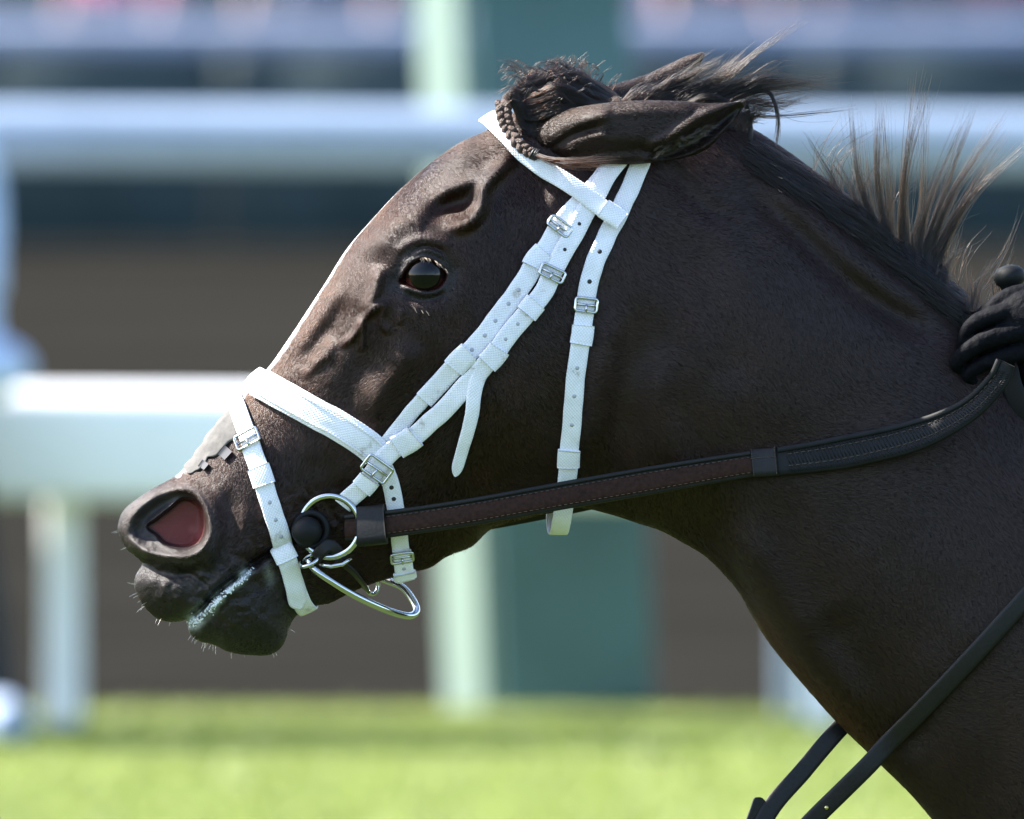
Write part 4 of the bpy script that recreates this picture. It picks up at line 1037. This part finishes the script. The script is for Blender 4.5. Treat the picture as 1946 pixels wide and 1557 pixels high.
for (u,v,du,dv,w_) in ((424,858,24,12,22),(384,882,20,8,15)):
    z = dep(u,v); P = catmull([(u-du*.15,v-dv*.3,z-3),(u+du*.1,v+dv*.1,z-6),(u+du*.45,v+dv*.7,dep(u+du*.45,v+dv*.7)-8)], 14); ribbon('flap', P, np.tile([-.4,-.4,-1.0],(14,1)), w_, .9, fm, strip)

# ------------------------------------------------------------------ rider: gloved hand, and whip
def blob(name, chains, balls, mat, parent, vox=.0014, it=6, crease=False):
    b = B()
    for pts, rad in chains:
        n = max(8, len(pts)*6); P = catmull(pts, n); r = np.interp(np.linspace(0,1,n), np.linspace(0,1,len(rad)), rad); b.tube(W3(P), list(r*S), n=14)
        for e in (0,-1):
            bb_ = B().sphere((0,0,0), float(r[e]), 14, 10); bb_.v = [tuple(x) for x in W3(np.array(bb_.v)+P[e])]; k = len(b.v); b.v += bb_.v; b.f += [tuple(i+k for i in f) for f in bb_.f]
    for c, r, rot in balls:
        bb_ = B().sphere((0,0,0), r, 20, 14, rot=Matrix.Rotation(math.radians(rot),3,'Z')); bb_.v = [tuple(x) for x in W3(np.array(bb_.v)+np.array(c))]; k = len(b.v); b.v += bb_.v; b.f += [tuple(i+k for i in f) for f in bb_.f]
    o = b.build(name, mat, parent)
    m = o.modifiers.new('fuse','REMESH'); m.mode = 'VOXEL'; m.voxel_size = vox; m.use_smooth_shade = True
    m = o.modifiers.new('soft','SMOOTH'); m.iterations = it; m.factor = .5
    if crease:
        tx = bpy.data.textures.new('glove_creases', 'CLOUDS'); tx.noise_scale = .011; tx.noise_depth = 3
        m = o.modifiers.new('creases','DISPLACE'); m.texture = tx; m.strength = .0018; m.texture_coords = 'LOCAL'
    return o
rider = empty('person', W3([[2000,640,-230]])[0]); tag(rider, "rider's black gloved hand closed round the rein beside the mane", 'person')
glove_m = simple('black_glove', (.0035,.0038,.0055), .7, 130, .35, bump=(.5,.003), Specular_IOR_Level=.06)
zh = dep(1850,640)-40
ch = [([(1985,560,zh+20),(1925,562,zh-4),(1880,588,zh-2),(1852,622,zh+12),(1850,655,zh+22)],[24,19,17,15,12]),      # index
      ([(1985,590,zh-6),(1915,594,zh-26),(1852,614,zh-24),(1830,646,zh-8),(1836,680,zh+12)],[25,19,17,15,12]),      # middle
      ([(1985,625,zh-14),(1915,634,zh-36),(1856,654,zh-34),(1816,688,zh-18),(1826,706,zh+4)],[25,20,18,15,12]),     # ring
      ([(1985,660,zh-10),(1925,672,zh-26),(1872,690,zh-24),(1838,712,zh-10),(1846,726,zh+8)],[23,18,16,14,11]),     # little
      ([(1995,575,zh+16),(1945,566,zh+12),(1905,572,zh+8),(1880,588,zh+6)],[24,20,17,14]),                        # thumb
      ([(1950,620,zh+6),(2010,620,zh+10),(2080,630,zh+20),(2150,645,zh+30)],[44,50,42,38])]
blob('gloved_hand', ch, [((1962,612,zh-4),(80,64,50),12)]+[((1895,645,zh-2),(46,58,24),-15)]+[((a_,b_,zh+c_),(17,16,16),0) for a_,b_,c_ in ((1884,586,-6),(1856,612,-28),(1860,652,-38),(1876,688,-28))], glove_m, rider, vox=.0012, it=5, crease=True)
sleeve = simple('dark_sleeve', (.012,.016,.026), .7, 50, .3, bump=(.4,.004))
blob('sleeve', [([(2110,636,zh+24),(2190,660,zh+34),(2330,690,zh+60),(2520,640,zh+120)],[50,58,66,80])], [], sleeve, rider, .003)
# a fold of the spare rein under the hand
P = catmull([(1912,700,zh+6),(1922,740,zh),(1946,790,zh-4),(1990,840,zh),(2050,850,zh+10),(2090,790,zh+20),(2060,700,zh+20)], 70)
ribbon('spare_loop', P, np.tile([-.7,-.1,-1.0],(70,1)), 46, 7, RUBBER, reins, dome=2)
whip = empty('whip', W3([[1925,550,zh+30]])[0]); tag(whip, 'black riding whip with round knob held upright in the gloved hand', 'whip')
prof = [(0,-27),(10,-27),(22,-23),(29,-14),(31,-4),(28,6),(22,11),(20,14),(20,60),(17,120),(12,220),(8,420)]
b = B(); n = 28
axu = np.array([.18,1.0,-.10]); axu /= np.linalg.norm(axu); e1 = unit(np.cross(axu,[0,0,1.0])); e2 = np.cross(axu,e1)
def lathe(prof, name, mat):
    b = B()
    for (r,h) in prof:
        for k in range(n): a = 2*math.pi*k/n; b.v.append(tuple(W3(np.array([1918,532,zh+40])+axu*h+(e1*math.cos(a)+e2*math.sin(a))*max(r,.01))))
    for i in range(len(prof)-1):
        for k in range(n): b.f.append((i*n+k,i*n+(k+1)%n,(i+1)*n+(k+1)%n,(i+1)*n+k))
    return b.build(name, mat, whip)
lathe(prof[:8], 'knob', RUBBER); lathe(prof[7:], 'shaft', glove_m)

# ------------------------------------------------------------------ people beyond the rail
def human(name, label, x, y, h, top, legs, shoes, turn=0, group=None, hat=None, coat=False):
    root = empty(name, (x,y,0)); tag(root, label, 'person', group)
    ak = .8 if coat else 1.0; lx = .15 if coat else .055
    skin = simple('skin', (.20,.11,.08), .6)
    def wp(p):
        c, s_ = math.cos(turn), math.sin(turn); return (x+(p[0]*c-p[1]*s_)*h, y+(p[0]*s_+p[1]*c)*h, p[2]*h)
    def part(nm, chains, balls, mat, vox):
        b = B()
        for pts, rad in chains:
            m_ = max(10, len(pts)*5); P = catmull(pts, m_); r = np.interp(np.linspace(0,1,m_), np.linspace(0,1,len(rad)), rad); b.tube([wp(p) for p in P], list(r*h), n=12)
        for c, r in balls: b.sphere(wp(c), tuple(v*h for v in r), 16, 12)
        o = b.build(nm, mat, root); m_ = o.modifiers.new('fuse','REMESH'); m_.mode = 'VOXEL'; m_.voxel_size = vox; m_.use_smooth_shade = True
        m_ = o.modifiers.new('soft','SMOOTH'); m_.iterations = 4
        return o
    part('head', [([(0,0,.80),(0,-.005,.86),(0,-.01,.90)],[.035,.03,.035])]+[],
         [((0,-.012,.935),(.042,.052,.062)),((0,-.066,.93),(.008,.012,.012))], skin, .008)
    for s_ in (-1,1): part('hand', [([(s_*.165*ak,-.03,.50),(s_*.165*ak,-.05,.44)],[.022,.02])], [((s_*.165*ak,-.055,.42),(.018,.028,.045))], top if coat else skin, .006)
    part('shirt', [([(0,0,.50),(0,0,.60),(0,.005,.72),(0,0,.80)],[.085,.082,.092,.06])]+[([(s_*.08,0,.79),(s_*.135*ak,.01,.70),(s_*.17*ak,.015,.62),(s_*.168*ak,-.03,.50)],[.045,.038,.034,.026]) for s_ in (-1,1)],
         [((0,0,.73),(.115,.07,.075)),((0,0,.53),(.095,.07,.05))]+([((0,0,.47),(.15,.10,.09)),((0,0,.42),(.20,.12,.06))] if coat else []), top, .009)
    part('trousers', [([(s_*.05,0,.50),(s_*(lx+.05)/2,-.005,.29),(s_*(lx+.005),.01,.045)],[.062,.045,.034]) for s_ in (-1,1)], [((0,0,.50),(.095,.072,.055))], legs, .009)
    for s_ in (-1,1): part('shoe', [([(s_*(lx+.005),.02,.022),(s_*(lx+.007),-.05,.022),(s_*(lx+.01),-.10,.017)],[.026,.027,.02])], [], shoes, .005)
    part('hair', [], [((0,.008,.955),(.046,.054,.05))], hat or simple('dark_hair', (.03,.02,.015), .7), .006)
    return root
pale = simple('pale_blue_cloth', (.42,.50,.68), .8, 20, .1); darkt = simple('dark_trousers', (.012,.012,.016), .8); bsh = simple('blue_shoe', (.25,.32,.45), .6)
yq = ground_y(1405)
xq, _ = at_dist(-272, 1400, yq)
human('person', 'blurred bystander in a pale blue coat at the left edge beyond the rail', xq, yq+.05, 1.78, pale, darkt, bsh, turn=.25, coat=True)
cols_ = [(.30,.06,.16),(.05,.07,.20),(.38,.10,.20),(.10,.08,.18),(.16,.16,.30),(.06,.10,.28),(.25,.05,.10)]
nm = ['in a dark pink top far behind the left barrier','in a navy top far behind the barrier','in a pink top far behind the mane','in a plum top far behind the barrier','in a slate top far behind the barrier','in a blue top far behind the neck','in a crimson top at far right behind the barrier']
for k, (u, c) in enumerate(zip((250,620,1430,1270,1600,1745,1930), cols_)):
    x, _ = at_dist(u, 0, 49.0); cm = simple('spectator_cloth', c, .8)
    human('person', 'spectator '+nm[k], x, 48.6+.3*(k%2), 1.66+.05*(k%3), cm, simple('spectator_trousers', (.03,.03,.05), .8), darkt, turn=.3*(k-3), group='spectators behind the far barrier')
